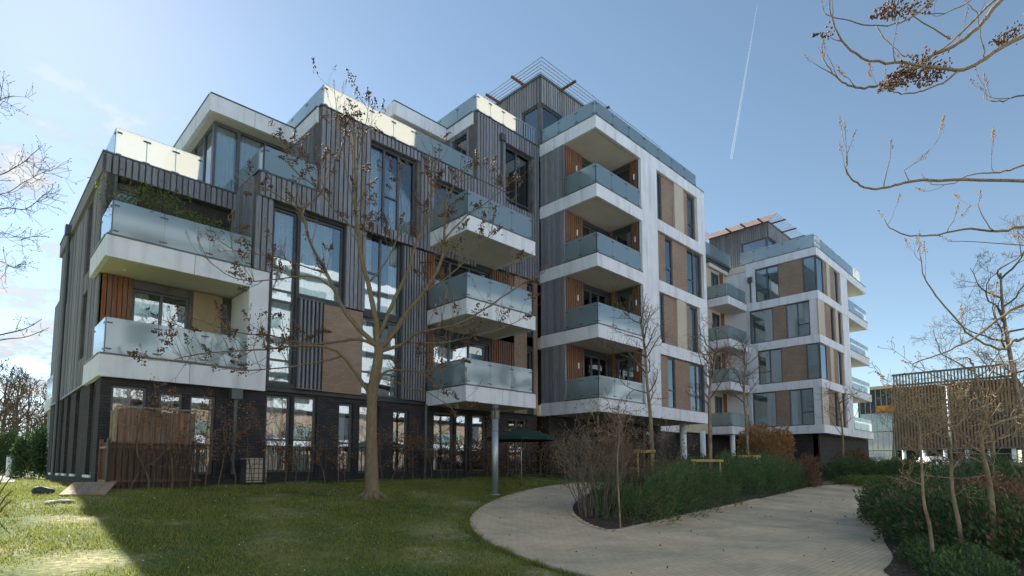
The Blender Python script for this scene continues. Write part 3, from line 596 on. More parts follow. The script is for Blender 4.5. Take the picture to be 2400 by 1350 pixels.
# ------------------------------------------------------------------ neighbouring block across the lawn, behind the viewer (seen in the window reflections)
bl3 = empty('apartment_building', (20, -14, 0), 'white banded apartment block across the lawn, mirrored in the ground floor windows', 'building')
NY = -12.5
mbw = MB(); mbw.box(-26, 70, NY - 10, NY - .6, 0, 19.4); mbw.build('wall', 'grey_render', bl3); box('lower_wall', -26.05, 70.05, NY - .62, NY - .55, 0, 6.4, 'brick', bl3)
for k in range(1, 7): box('floor_band', -26, 70, NY - .6, NY, S[min(k, 5)] - 1.0 if k < 6 else 18.8, S[min(k, 5)] - .4 if k < 6 else 19.5, 'grey_band', bl3)
for i in range(23):
    xx = -24 + i * 4.0
    for k in range(0, 6):
        z0 = S[k] - .3 if k else .5
        if (i + k) % 2: box('window', xx, xx + 2.0, NY - .63, NY - .5, z0, z0 + 2.2, 'dark_panel', bl3)
        else: box('balcony_glass', xx - .4, xx + 2.9, NY - .05, NY - .03, z0 + .1, z0 + 1.0, 'frosted', bl3)
# ------------------------------------------------------------------ ground, path, planting bed
leaf_mat('grass', (0.058, 0.115, 0.022), (0.32, 0.32, 0.085), .42, .6)
leaf_mat('hedge_green', (0.035, 0.095, 0.038), (0.12, 0.20, 0.075), .25)
leaf_mat('hedge_dark', (0.03, 0.075, 0.03), (0.085, 0.15, 0.055), .2)
leaf_mat('beech', (0.20, 0.10, 0.045), (0.46, 0.28, 0.13), .3)
leaf_mat('beech_dark', (0.11, 0.06, 0.04), (0.26, 0.145, 0.085), .25)
leaf_mat('groundcover', (0.05, 0.09, 0.02), (0.16, 0.21, 0.05), .3)
leaf_mat('bud', (0.28, 0.15, 0.07), (0.5, 0.33, 0.18), .15, .8)
leaf_mat('pod', (0.05, 0.028, 0.02), (0.17, 0.095, 0.06), .0, .6)
leaf_mat('bamboo', (0.06, 0.10, 0.02), (0.18, 0.22, 0.06), .35)
mat('bark', (0.21, 0.16, 0.10), 0.9, 0.18, 5.0, bump=0.5, bump_scale=20, stretch=(4, 4, 1.2))
mat('bark_grey', (0.19, 0.155, 0.12), 0.9, 0.3, 5.0, bump=0.3, bump_scale=20)
mat('bark_pale', (0.28, 0.225, 0.15), 0.85, 0.35, 4.0, bump=0.2, bump_scale=20, stretch=(3, 3, 1))
mat('twig', (0.16, 0.115, 0.085), 0.9, 0.3, 4.0)
mat('soil', (0.075, 0.055, 0.042), 0.95, 0.4, 8.0, bump=0.8, bump_scale=25)
mat('stake', (0.50, 0.36, 0.12), 0.8, 0.2, 4.0)
mat('edging', (0.50, 0.42, 0.34), 0.9, 0.12, 6.0, rand=0.15, bump=0.3)
mat('concrete', (0.30, 0.28, 0.25), 0.9, 0.2, 5.0, bump=0.4)
mat('weathered_lit_wood', (0.36, 0.27, 0.18), 0.85, 0.25, 3.0, rand=0.15, stretch=(10, 2, 2), bump=.3)
mat('parasol', (0.014, 0.04, 0.032), 0.8, 0.1, 4.0)
mat('car_paint', (0.78, 0.79, 0.80), 0.25, 0.02, 2.0, spec=0.6)
mat('tyre', (0.02, 0.02, 0.02), 0.8, 0.1, 4.0); mat('tail', (0.5, 0.02, 0.02), 0.3, 0.1, 4.0)
mat('amber', (0.75, 0.45, 0.08), 0.35, 0.05, 4.0)
mat('asphalt', (0.05, 0.05, 0.052), 0.9, 0.15, 6.0)
brick_mat('paving', (0.66, 0.535, 0.385), (0.59, 0.475, 0.34), (0.44, 0.36, 0.265), flat=True, bw=0.2, bh=0.1, ms=0.006)

# lawn / ground material: short grass with worn, straw coloured and mossy patches
gm = bpy.data.materials.new('lawn'); gm.use_nodes = True; t = gm.node_tree; n = t.nodes.new; l = t.links.new; p = t.nodes['Principled BSDF']; p.inputs['Roughness'].default_value = 0.9; p.inputs['Specular IOR Level'].default_value = 0.1
geo = n('ShaderNodeNewGeometry'); n1 = n('ShaderNodeTexNoise'); n1.inputs['Scale'].default_value = 0.6; n1.inputs['Detail'].default_value = 8; l(geo.outputs['Position'], n1.inputs['Vector'])
n2 = n('ShaderNodeTexNoise'); n2.inputs['Scale'].default_value = 14; n2.inputs['Detail'].default_value = 6; l(geo.outputs['Position'], n2.inputs['Vector'])
cr = n('ShaderNodeValToRGB'); l(n1.outputs[0], cr.inputs[0]); e = cr.color_ramp.elements; e[0].position = .36; e[0].color = (0.065, 0.105, 0.028, 1); e[1].position = .66; e[1].color = (0.32, 0.29, 0.14, 1); x = e.new(.52); x.color = (0.13, 0.155, 0.045, 1)
mm = n('ShaderNodeMix'); mm.data_type = 'RGBA'; mm.blend_type = 'MULTIPLY'; mm.inputs[0].default_value = .8; l(cr.outputs[0], mm.inputs[6]); r_ = n('ShaderNodeMapRange'); r_.inputs[1].default_value = .3; r_.inputs[2].default_value = .7; r_.inputs[3].default_value = .45; r_.inputs[4].default_value = 1.4; l(n2.outputs[0], r_.inputs[0]); l(r_.outputs[0], mm.inputs[7]); l(mm.outputs[2], p.inputs['Base Color'])
bp = n('ShaderNodeBump'); bp.inputs['Strength'].default_value = .7; bp.inputs['Distance'].default_value = .05; l(n2.outputs[0], bp.inputs['Height']); l(bp.outputs[0], p.inputs['Normal']); MATS['lawn'] = gm

def sheet(name, poly, m, dz, step=0.6, parent=None):
    """flat outline draped on the terrain"""
    xs = [q[0] for q in poly]; ys = [q[1] for q in poly]; vs_ = [Vector(q) for q in poly]; k = len(vs_)
    def inside(x, y):
        c = False
        for i in range(k):
            x1, y1 = poly[i]; x2, y2 = poly[i - 1]
            if (y1 > y) != (y2 > y) and x < (x2 - x1) * (y - y1) / (y2 - y1) + x1: c = not c
        return c
    x = min(xs)
    while x < max(xs):
        y = min(ys)
        while y < max(ys):
            if inside(x, y): vs_.append(Vector((x, y)))
            y += step
        x += step
    r = delaunay_2d_cdt(vs_, [(i, (i + 1) % k) for i in range(k)], [], 1, 1e-5)
    me = bpy.data.meshes.new(name); me.from_pydata([(v.x, v.y, g(v.x, v.y) + dz) for v in r[0]], [], [tuple(f) for f in r[2]]); me.update()
    bm = bmesh.new(); bm.from_mesh(me); bmesh.ops.recalc_face_normals(bm, faces=bm.faces)
    if bm.faces and sum(f.normal.z for f in bm.faces) < 0: bmesh.ops.reverse_faces(bm, faces=bm.faces)
    bm.to_mesh(me); bm.free()
    return obj(name, me, m, parent), inside
def smooth_poly(pts, it=2):
    for _ in range(it):
        q = []
        for i in range(len(pts) - 1):
            a, b = pts[i], pts[i + 1]; q += [(a[0] * .75 + b[0] * .25, a[1] * .75 + b[1] * .25), (a[0] * .25 + b[0] * .75, a[1] * .25 + b[1] * .75)]
        pts = [pts[0]] + q + [pts[-1]]
    return pts
# ground: one sheet to the horizon, finer near the camera
xs = sorted(set([-1500, -700, -300, -150, -80, -50, 80, 110, 160, 300, 700, 1500] + list(np.arange(-30, 72, 1.0))))
ys = sorted(set([-1500, -600, -200, -80, -40, -20, -10, 60, 80, 120, 200, 400, 800, 1500] + list(np.arange(-6, 50, 1.0))))
gv = [(x, y, g(x, y) + (0.02 * math.sin(x * 1.7 + y) * math.sin(y * 1.3 - x * .6) if abs(x) < 40 and abs(y) < 40 else 0) - .004) for x in xs for y in ys]
gf = [(i * len(ys) + j, (i + 1) * len(ys) + j, (i + 1) * len(ys) + j + 1, i * len(ys) + j + 1) for i in range(len(xs) - 1) for j in range(len(ys) - 1)]
me = bpy.data.meshes.new('ground'); me.from_pydata(gv, [], gf); me.polygons.foreach_set('use_smooth', [True] * len(gf)); ground = obj('ground', me, 'lawn'); ground['kind'] = 'structure'
G2 = lambda l_: [tuple(gnd(*q)[:2]) for q in l_]
left_edge = smooth_poly(G2([(1372, 1134), (1290, 1142), (1215, 1158), (1160, 1178), (1118, 1203), (1104, 1225), (1112, 1248), (1148, 1276), (1220, 1308), (1335, 1346)]) + [(6.0, 3.6), (5.4, 1.0), (4.5, -4)])
in_bed = smooth_poly([(17.0, 12.0)] + G2([(1395, 1150), (1362, 1168), (1338, 1186), (1337, 1205), (1362, 1228), (1405, 1245), (1440, 1250), (1500, 1236), (1620, 1208), (1740, 1181), (1905, 1141)]))
right_edge = smooth_poly(G2([(2112, 1128), (2080, 1160), (2066, 1195), (2063, 1240), (2073, 1278), (2097, 1308), (2085, 1332), (2062, 1349)]) + [(8.0, 1.2), (6.5, -2), (6, -4)])
path_poly = left_edge + right_edge[::-1] + in_bed[::-1] + [(18.2, 13.6)]
path, path_in = sheet('path', path_poly, 'paving', .035, .5); path['kind'] = 'structure'
bed_poly = in_bed + [(36, 10.2), (36, 16), (18.3, 15.2)]
bed, bed_in = sheet('planting_bed', bed_poly, 'soil', .05, .7); bed['kind'] = 'structure'
rb_poly = right_edge + [(8, -4), (30, -6), (60, -2), (60, 7), (42, 7.4)]
rbed, rbed_in = sheet('planting_bed', rb_poly, 'soil', .045, .9); rbed['kind'] = 'structure'
# edging bricks along the path, one by one
EB = bpy.data.meshes.new('edging_brick'); bmx = bmesh.new(); bmesh.ops.create_cube(bmx, size=1); bmesh.ops.scale(bmx, vec=(.2, .1, .065), verts=bmx.verts); bmesh.ops.bevel(bmx, geom=bmx.edges[:], offset=.006, segments=1); bmx.to_mesh(EB); bmx.free(); EB.materials.append(MATS['edging'])
def edging(line, lim):
    acc = 0.0; nxt = .1; c = 0
    for a, b in zip(line, line[1:]):
        a = Vector(a); b = Vector(b); L_ = (b - a).length
        while nxt <= acc + L_ and c < lim:
            q = a.lerp(b, (nxt - acc) / max(L_, 1e-6)); o = bpy.data.objects.new('edging_brick', EB); COL.objects.link(o); o.parent = path
            o.location = (q.x, q.y, g(q.x, q.y) + .03 + RNG.uniform(-.004, .004)); o.rotation_euler = (0, RNG.uniform(-.02, .02), math.atan2((b - a).y, (b - a).x) + RNG.uniform(-.02, .02)); nxt += .212; c += 1
        acc += L_
edging(left_edge, 110); edging(in_bed[2:], 90); edging(right_edge[4:], 70)
# far footpath and road to the right, beyond the beds
rd, _ = sheet('road', [(62, -20), (70, -20), (70, 40), (62, 40)], 'asphalt', .03, 4); rd['kind'] = 'structure'
fp, _ = sheet('footpath', [(41, 4.5), (46, 3.5), (60, 3.5), (60, 6), (46, 6)], 'paving', .03, 2); fp['kind'] = 'structure'
pz, _ = sheet('bounce_pavement', [(-30, -12.4), (75, -12.4), (75, -6.5), (-30, -6.5)], 'concrete', .03, 6); pz['kind'] = 'structure'  # unseen sheet behind the viewer, added to bounce sun onto the shaded fronts
fp2, _ = sheet('footpath', [(0.2, 24), (1.3, 24), (2.3, 40), (0.9, 40)], 'concrete', .03, 2); fp2['kind'] = 'structure'

def mesh_np(name, V, F, m, parent=None):
    me = bpy.data.meshes.new(name); nf, k = F.shape
    me.vertices.add(len(V)); me.vertices.foreach_set('co', V.astype(np.float32).ravel())
    me.loops.add(nf * k); me.loops.foreach_set('vertex_index', F.astype(np.int32).ravel())
    me.polygons.add(nf); me.polygons.foreach_set('loop_start', np.arange(0, nf * k, k, dtype=np.int32)); me.polygons.foreach_set('loop_total', np.full(nf, k, dtype=np.int32))
    me.update(calc_edges=True); return obj(name, me, m, parent)
NR = np.random.default_rng(5)
# lawn blades
def pip(poly, P):
    c = np.zeros(len(P), bool); x, y = P[:, 0], P[:, 1]
    for i in range(len(poly)):
        x1, y1 = poly[i]; x2, y2 = poly[i - 1]
        if y1 != y2: c ^= ((y1 > y) != (y2 > y)) & (x < (x2 - x1) * (y - y1) / (y2 - y1) + x1)
    return c
def gn(x, y):
    t_ = np.clip((y - 4.5) / 12.5, 0, 1); return 0.012 * np.clip(x, 0, 60) + 1.08 * t_ * t_ * (3 - 2 * t_)
def blades(name, n_, x0, x1, y0, y1, h, label):
    P = np.stack([NR.uniform(x0, x1, n_), NR.uniform(y0, y1, n_)], 1)
    keep = ~(pip(path_poly, P) | pip(bed_poly, P) | pip(rb_poly, P) | ((P[:, 0] > 2.4) & (P[:, 1] > 15.5))); P = P[keep]
    pat = np.array([noise.noise((a * .7, b * .7, 0)) + .6 * noise.noise((a * 2.3, b * 2.3, 4)) for a, b in P]); ok = NR.random(len(P)) < np.clip(1.05 + 1.6 * pat, .12, 1); P = P[ok]; pat = pat[ok]; k = len(P)
    H = h * NR.uniform(.5, 1.3, k) * (1 + .6 * pat); Z = gn(P[:, 0], P[:, 1]); an = NR.uniform(0, 6.28, k); wd = NR.uniform(.004, .009, k)
    ln = NR.normal(0, .5, (k, 2)) * H[:, None]
    V = np.zeros((k, 3, 3)); V[:, 0, :2] = P + np.stack([np.cos(an), np.sin(an)], 1) * wd[:, None]; V[:, 1, :2] = P - np.stack([np.cos(an), np.sin(an)], 1) * wd[:, None]; V[:, 2, :2] = P + ln
    V[:, 0, 2] = Z - .01; V[:, 1, 2] = Z - .01; V[:, 2, 2] = Z + H
    o = mesh_np(name, V.reshape(-1, 3), np.arange(k * 3).reshape(-1, 3), 'grass'); tag(o, label, 'grass', None, 'stuff')
blades('lawn_grass', 260000, -3, 15, 4.5, 17, .05, 'short lawn grass sloping up to the railing and hedge')
blades('lawn_grass', 30000, -6, 2.4, 17, 34, .06, 'sunlit lawn grass beside the left end of the building')

# longer ragged grass along the path edge
ek = 9000; ea = np.array(left_edge); ei = NR.integers(0, len(ea) - 1, ek); ef = NR.random(ek)[:, None]; P = ea[ei] * (1 - ef) + ea[ei + 1] * ef; ed = ea[ei + 1] - ea[ei]; ed /= np.linalg.norm(ed, axis=1)[:, None] + 1e-9
P = P + np.stack([ed[:, 1], -ed[:, 0]], 1) * (np.abs(NR.normal(0, .05, ek)) + .045)[:, None]; P = P[~pip(path_poly, P)]; ek = len(P)
H = .075 * NR.uniform(.4, 1.4, ek) * (1 + .7 * np.array([noise.noise((a * 3, b * 3, 1)) for a, b in P])); Z = gn(P[:, 0], P[:, 1]); an = NR.uniform(0, 6.28, ek); cs_ = np.stack([np.cos(an), np.sin(an)], 1) * .006
V = np.zeros((ek, 3, 3)); V[:, 0, :2] = P + cs_; V[:, 1, :2] = P - cs_; V[:, 2, :2] = P + NR.normal(0, .6, (ek, 2)) * H[:, None]; V[:, :2, 2] = Z[:, None] - .01; V[:, 2, 2] = Z + H
o = mesh_np('edge_grass', V.reshape(-1, 3), np.arange(ek * 3).reshape(-1, 3), 'grass'); tag(o, 'ragged grass fringe along the curved path edging', 'grass', None, 'stuff')
# daisies and bare scuffs in the lawn
k = 420; P = np.column_stack([NR.uniform(-2, 14, k), NR.uniform(6, 15.3, k)]); P = P[~(pip(path_poly, P) | pip(bed_poly, P))]
DA = np.column_stack([P, gn(P[:, 0], P[:, 1]) + NR.uniform(.03, .055, len(P))])
# ------------------------------------------------------------------ plant builders
def cr_spline(pts, per=4):
    q = []; k = len(pts)
    for i in range(k - 1):
        p0, p1, p2, p3 = pts[max(i - 1, 0)], pts[i], pts[i + 1], pts[min(i + 2, k - 1)]
        for j in range(per):
            t_ = j / per; q.append(.5 * ((2 * p1) + (p2 - p0) * t_ + (2 * p0 - 5 * p1 + 4 * p2 - p3) * t_ ** 2 + (3 * p1 - p0 - 3 * p2 + p3) * t_ ** 3))
    return q + [pts[-1]]
def grow(mb, p, d, L_, r, depth, rng, tips, up=.25, wig=.18, nb=4, spread=.8, shrink=.55, minr=.003, sides=None, tmin=.25):
    """a wandering branch that carries side branches"""
    k = max(3, int(L_ / .22)) if L_ > .5 else 4; pts = [p.copy()]; d = d.normalized()
    for i in range(k):
        d = (d + Vector((rng.gauss(0, wig), rng.gauss(0, wig), rng.gauss(0, wig) + up * .35))).normalized(); pts.append(pts[-1] + d * (L_ / k))
    rad = [max(minr, r * (1 - .75 * i / k)) for i in range(k + 1)]
    mb.tube(pts, rad, sides or (6 if r > .03 else (4 if r > .009 else 3)), False)
    if depth <= 0: tips.append((pts[-1], (pts[-1] - pts[-2]).normalized())); return
    for j in range(nb):
        f = rng.uniform(tmin, .97); i = min(int(f * k), k - 1); q = pts[i].lerp(pts[i + 1], f * k - i); dd = (pts[i + 1] - pts[i]).normalized()
        o_ = dd.orthogonal(); o_.rotate(Matrix.Rotation(rng.uniform(0, 6.283), 3, dd)); nd = dd * (1 - spread * .5) + o_.normalized() * spread
        grow(mb, q, nd, L_ * shrink * rng.uniform(.6, 1.15) * (1.15 - .4 * f), max(minr, rad[i] * .55), depth - 1, rng, tips, up, wig, nb, spread, shrink, minr, None, tmin)
    tips.append((pts[-1], (pts[-1] - pts[-2]).normalized()))
OCT_V = np.array([(1, 0, 0), (-1, 0, 0), (0, 1, 0), (0, -1, 0), (0, 0, 1), (0, 0, -1)], float); OCT_F = np.array([(0, 2, 4), (2, 1, 4), (1, 3, 4), (3, 0, 4), (2, 0, 5), (1, 2, 5), (3, 1, 5), (0, 3, 5)])
def blobs(name, pts, rmin, rmax, elong, m, parent):
    P = np.array([tuple(q) for q in pts]); k = len(P)
    if k == 0: return None
    s = NR.uniform(rmin, rmax, k); Q = NR.normal(size=(k, 3, 3)); Q, _ = np.linalg.qr(Q)
    V = OCT_V[None] * np.array([1, 1, elong])[None, None] * s[:, None, None]; V = np.einsum('kij,knj->kni', Q, V) + P[:, None]
    F = OCT_F[None] + (np.arange(k) * 6)[:, None, None]
    return mesh_np(name, V.reshape(-1, 3), F.reshape(-1, 3), m, parent)
def leaves(name, P, size, m, parent, asp=.5, updir=None, kind=True):
    k = len(P); A = NR.normal(size=(k, 3))
    if updir is not None: A = A * .55 + updir
    A /= np.linalg.norm(A, axis=1)[:, None] + 1e-9; B_ = np.cross(A, NR.normal(size=(k, 3))); B_ /= np.linalg.norm(B_, axis=1)[:, None] + 1e-9
    s = size * NR.uniform(.6, 1.3, k)[:, None]; V = np.stack([P, P + A * s * .5 + B_ * s * asp * .5, P + A * s, P + A * s * .5 - B_ * s * asp * .5], 1)
    o = mesh_np(name, V.reshape(-1, 3), np.arange(k * 4).reshape(-1, 4), m, parent)
    if kind: o['kind'] = 'stuff'
    return o
def hedge(name, line, width, height, n_, size, m, label, cat='hedge', seed=1, lump=.35, asp=.35, stems=True, m2=None, group=None, upb=.5):
    """a run of bushy foliage: twig-sized leaves through an uneven volume, on real stems"""
    rng = np.random.default_rng(seed); line = [np.array(q, float) for q in line]
    root = empty(name, (line[0][0], line[0][1], g(line[0][0], line[0][1])), label, cat, group)
    seg = [np.linalg.norm(b - a) for a, b in zip(line, line[1:])]; tot = sum(seg); cum = np.concatenate([[0], np.cumsum(seg)])
    s = rng.uniform(0, tot, n_); idx = np.clip(np.searchsorted(cum, s, side='right') - 1, 0, len(seg) - 1); f = (s - cum[idx]) / np.array(seg)[idx]
    la = np.array(line); C = la[idx] + (la[idx + 1] - la[idx]) * f[:, None]; T = (la[idx + 1] - la[idx]); T /= np.linalg.norm(T, axis=1)[:, None]; Nn = np.stack([-T[:, 1], T[:, 0]], 1)
    an = rng.uniform(0, math.pi, n_); rr = rng.uniform(0, 1, n_) ** .35
    lum = np.array([noise.noise((c[0] * 1.1 + seed, c[1] * 1.1, a_ * 1.3)) + .5 * noise.noise((c[0] * 3 + seed, c[1] * 3, a_ * 3)) for c, a_ in zip(C, an)])
    e_ = np.minimum(np.minimum(s, tot - s) / (width * .5), 1); e_ = np.sqrt(np.clip(1 - (1 - e_) ** 2, 0.02, 1))
    rr = rr * (1 + lump * lum)
    ca, sa = np.cos(an), np.sin(an); ca = np.sign(ca) * np.abs(ca) ** .7; sa = np.abs(sa) ** .7
    off = ca * rr * width / 2 * (.6 + .4 * e_); hh = sa * rr * height * (.55 + .45 * e_)
    XY = C + Nn * off[:, None] + rng.normal(0, .02, (n_, 2)); Z = gn(XY[:, 0], XY[:, 1]) + hh + .03
    P = np.column_stack([XY, Z]); out_ = np.column_stack([Nn * ca[:, None], sa + upb])
    leaves('foliage', P, size, m, root, asp, out_)
    if m2:
        sel = rng.random(n_) < (.14 if seed == 13 else .1); leaves('foliage', P[sel] + out_[sel] * .03, size, m2, root, asp, out_[sel])
    if stems:
        mb = MB(); r_ = random.Random(seed); tips = []
        for i in range(int(tot * 3) + 2):
            a_ = r_.uniform(0, tot); j = min(int(np.searchsorted(cum, a_, side='right') - 1), len(seg) - 1); c = line[j] + (line[j + 1] - line[j]) * ((a_ - cum[j]) / seg[j])
            q = Vector((c[0] + r_.uniform(-.3, .3) * width, c[1] + r_.uniform(-.3, .3) * width, 0)); q.z = g(q.x, q.y)
            grow(mb, q, Vector((r_.uniform(-.5, .5), r_.uniform(-.5, .5), 1)), height * r_.uniform(.8, 1.25), .012, 1, r_, tips, nb=5, minr=.003)
        mb.build('stem', 'bark_grey', root)['kind'] = 'stuff'
    return root
def bare_tree(name, base, h, r, label, seed, mtrunk='bark_grey', cat='tree', lean=(0, 0), nb=5, depth=3, split=.35, spread=.75, blen=.45, up=.3, buds=None, twigm='twig', fork=1, group=None, minr=.004, wig=.16):
    rng = random.Random(seed); root = empty(name, base, label, cat, group); base = Vector(base); tips = []
    tm = MB(); k = 12; pts = []
    for i in range(k + 1):
        f = i / k; pts.append(base + Vector((lean[0] * f + rng.gauss(0, .012) * h * f * .4, lean[1] * f + rng.gauss(0, .012) * h * f * .4, h * f - .05)))
    rad = [r * (1.25 if i == 0 else 1) * (1 - .8 * i / k) for i in range(k + 1)]; tm.tube(cr_spline(pts, 2), [r * (1 - .85 * i / (2 * k)) * (1.25 if i == 0 else 1) for i in range(2 * k + 1)], 8); tm.build('trunk', mtrunk, root, True)
    mb = MB(); n1 = int(nb * 3.2)
    for j in range(n1):
        f = split + (1 - split) * (j + rng.random()) / n1; i = min(int(f * k), k - 1); q = pts[i].lerp(pts[i + 1], f * k - i); a_ = j * 2.4 + rng.uniform(-.5, .5)
        d = Vector((math.cos(a_) * spread, math.sin(a_) * spread, .55)); grow(mb, q, d, h * blen * rng.uniform(.6, 1.1) * (1.2 - .75 * (f - split) / (1 - split)), rad[i] * .5, depth - 1, rng, tips, up=up, nb=nb, minr=minr, wig=wig)
    mb.build('crown', twigm, root)
    if buds:
        pp = []
        for p_, d_ in tips:
            for q in range(rng.randint(1, 3)): pp.append(p_ - d_ * rng.uniform(0, .25) + Vector((rng.gauss(0, .02), rng.gauss(0, .02), rng.gauss(0, .02))))
        o = blobs('buds', pp, .012, .022, 1.5, buds, root)
        if o: o['kind'] = 'stuff'
    return root, tips
def foxglove_tree(root, limbs, rng, trunk_pts, trunk_rad, pods_at=(), twig_n=5, twig_len=(.5, 1.2), podf=.45, sc=1.0, tmin=.3, updir=.5, bark='bark', thick=True):
    """pollarded tree with long bare shoots ending in bud spikes and hanging pod clusters. limbs: (points, r0, r1)"""
    tm = MB(); tm.tube(cr_spline(trunk_pts, 3), list(np.interp(np.linspace(0, len(trunk_pts) - 1, (len(trunk_pts) - 1) * 3 + 1), range(len(trunk_pts)), trunk_rad)), 14); tm.build('trunk', bark, root, True)
    pods, buds, tips = [], [], []
    for pts, r0, r1 in limbs:
        mb = MB(); sp = cr_spline(pts, 4); k = len(sp); rad = [r0 + (r1 - r0) * (i / (k - 1)) ** .8 for i in range(k)]
        sp = [q + Vector((rng.gauss(0, .006), rng.gauss(0, .006), rng.gauss(0, .006))) if 0 < i < k - 1 else q for i, q in enumerate(sp)]
        mb.tube(sp, rad, 7 if r0 > .02 else 5, True); tips.append((sp[-1], (sp[-1] - sp[-2]).normalized(), r1))
        Lt = sum((b - a).length for a, b in zip(sp, sp[1:]))
        for j in range(max(1, int(twig_n * Lt / 2))):
            f = rng.uniform(tmin, .98); i = min(int(f * (k - 1)), k - 2); q = sp[i]; dd = (sp[i + 1] - sp[i]).normalized(); o_ = dd.orthogonal(); o_.rotate(Matrix.Rotation(rng.uniform(0, 6.283), 3, dd))
            d = dd * .6 + o_ * .75 + Vector((0, 0, updir)); ln = rng.uniform(*twig_len); tp = [q]; v = d.normalized(); m_ = 7
            for s_ in range(m_): v = (v + Vector((rng.gauss(0, .13), rng.gauss(0, .13), rng.gauss(.10, .12)))).normalized(); tp.append(tp[-1] + v * ln / m_)
            rr = min(rad[i] * .6, .013 * sc); mb.tube(tp, [max(.0035 * sc, rr * (1 - .7 * s_ / m_)) for s_ in range(m_ + 1)], 4, False); tips.append((tp[-1], v, rr * .4))
            if rng.random() < .6:
                s_ = rng.randint(2, 5); v2 = (v + Vector((rng.gauss(0, .6), rng.gauss(0, .6), rng.gauss(.2, .4)))).normalized(); t2 = [tp[s_]]
                for _ in range(5): v2 = (v2 + Vector((rng.gauss(0, .15), rng.gauss(0, .15), rng.gauss(.12, .12)))).normalized(); t2.append(t2[-1] + v2 * ln * .11)
                mb.tube(t2, [max(.003 * sc, rr * .5 * (1 - .12 * s2)) for s2 in range(6)], 3, False); tips.append((t2[-1], v2, .003))
        mb.build('branch', bark, root, True)
    st = []
    def podcluster(p_, d_, L_, wide=1.0):
        st.append([p_ - d_ * L_ * .3, p_ + d_ * L_ * .2, p_ + d_ * L_ * .7])
        for _ in range(int(rng.randint(26, 44) * L_ / (.35 * sc))):
            f = rng.random(); pods.append(p_ + d_ * L_ * (f - .3) + Vector((rng.gauss(0, 1), rng.gauss(0, 1), rng.gauss(-.3, 1))) * (.052 * sc * wide * (1.15 - f)))
    for p_, d_, r_ in tips:
        if rng.random() < podf:
            podcluster(p_, (d_ + Vector((rng.gauss(0, .4), rng.gauss(0, .4), rng.gauss(-.2, .4)))).normalized(), rng.uniform(.16, .42) * sc)
        else:
            L_ = rng.uniform(.14, .32) * sc; v = (d_ + Vector((0, 0, .6))).normalized(); st.append([p_, p_ + v * L_ * .5, p_ + v * L_])
            for _ in range(rng.randint(14, 24)):
                f = rng.random(); q = p_ + v * L_ * f; o_ = Vector((rng.gauss(0, 1), rng.gauss(0, 1), rng.gauss(.3, .6))).normalized() * (.035 * sc * (1.2 - f)); buds.append(q + o_)
    for p_, d_, L_ in pods_at: podcluster(Vector(p_), Vector(d_), L_, 1.7); podcluster(Vector(p_) + Vector((.03, -.03, -.04)), Vector(d_), L_ * .8, 1.5)
    sm_ = MB()
    for q in st: sm_.tube(q, [.004 * sc, .003 * sc, .002 * sc], 3, False)
    sm_.build('bud_stalk', 'twig', root)['kind'] = 'stuff'
    o = blobs('seed_pods', pods, .014 * sc, .022 * sc, 1.7, 'pod', root); o['kind'] = 'stuff'
    o = blobs('flower_buds', buds, .008 * sc, .0125 * sc, 1.2, 'bud', root); o['kind'] = 'stuff'
o = blobs('daisies', DA, .008, .014, .4, 'white', None); tag(o, 'tiny white daisies dotted over the shaded lawn', 'daisies', None, 'stuff')
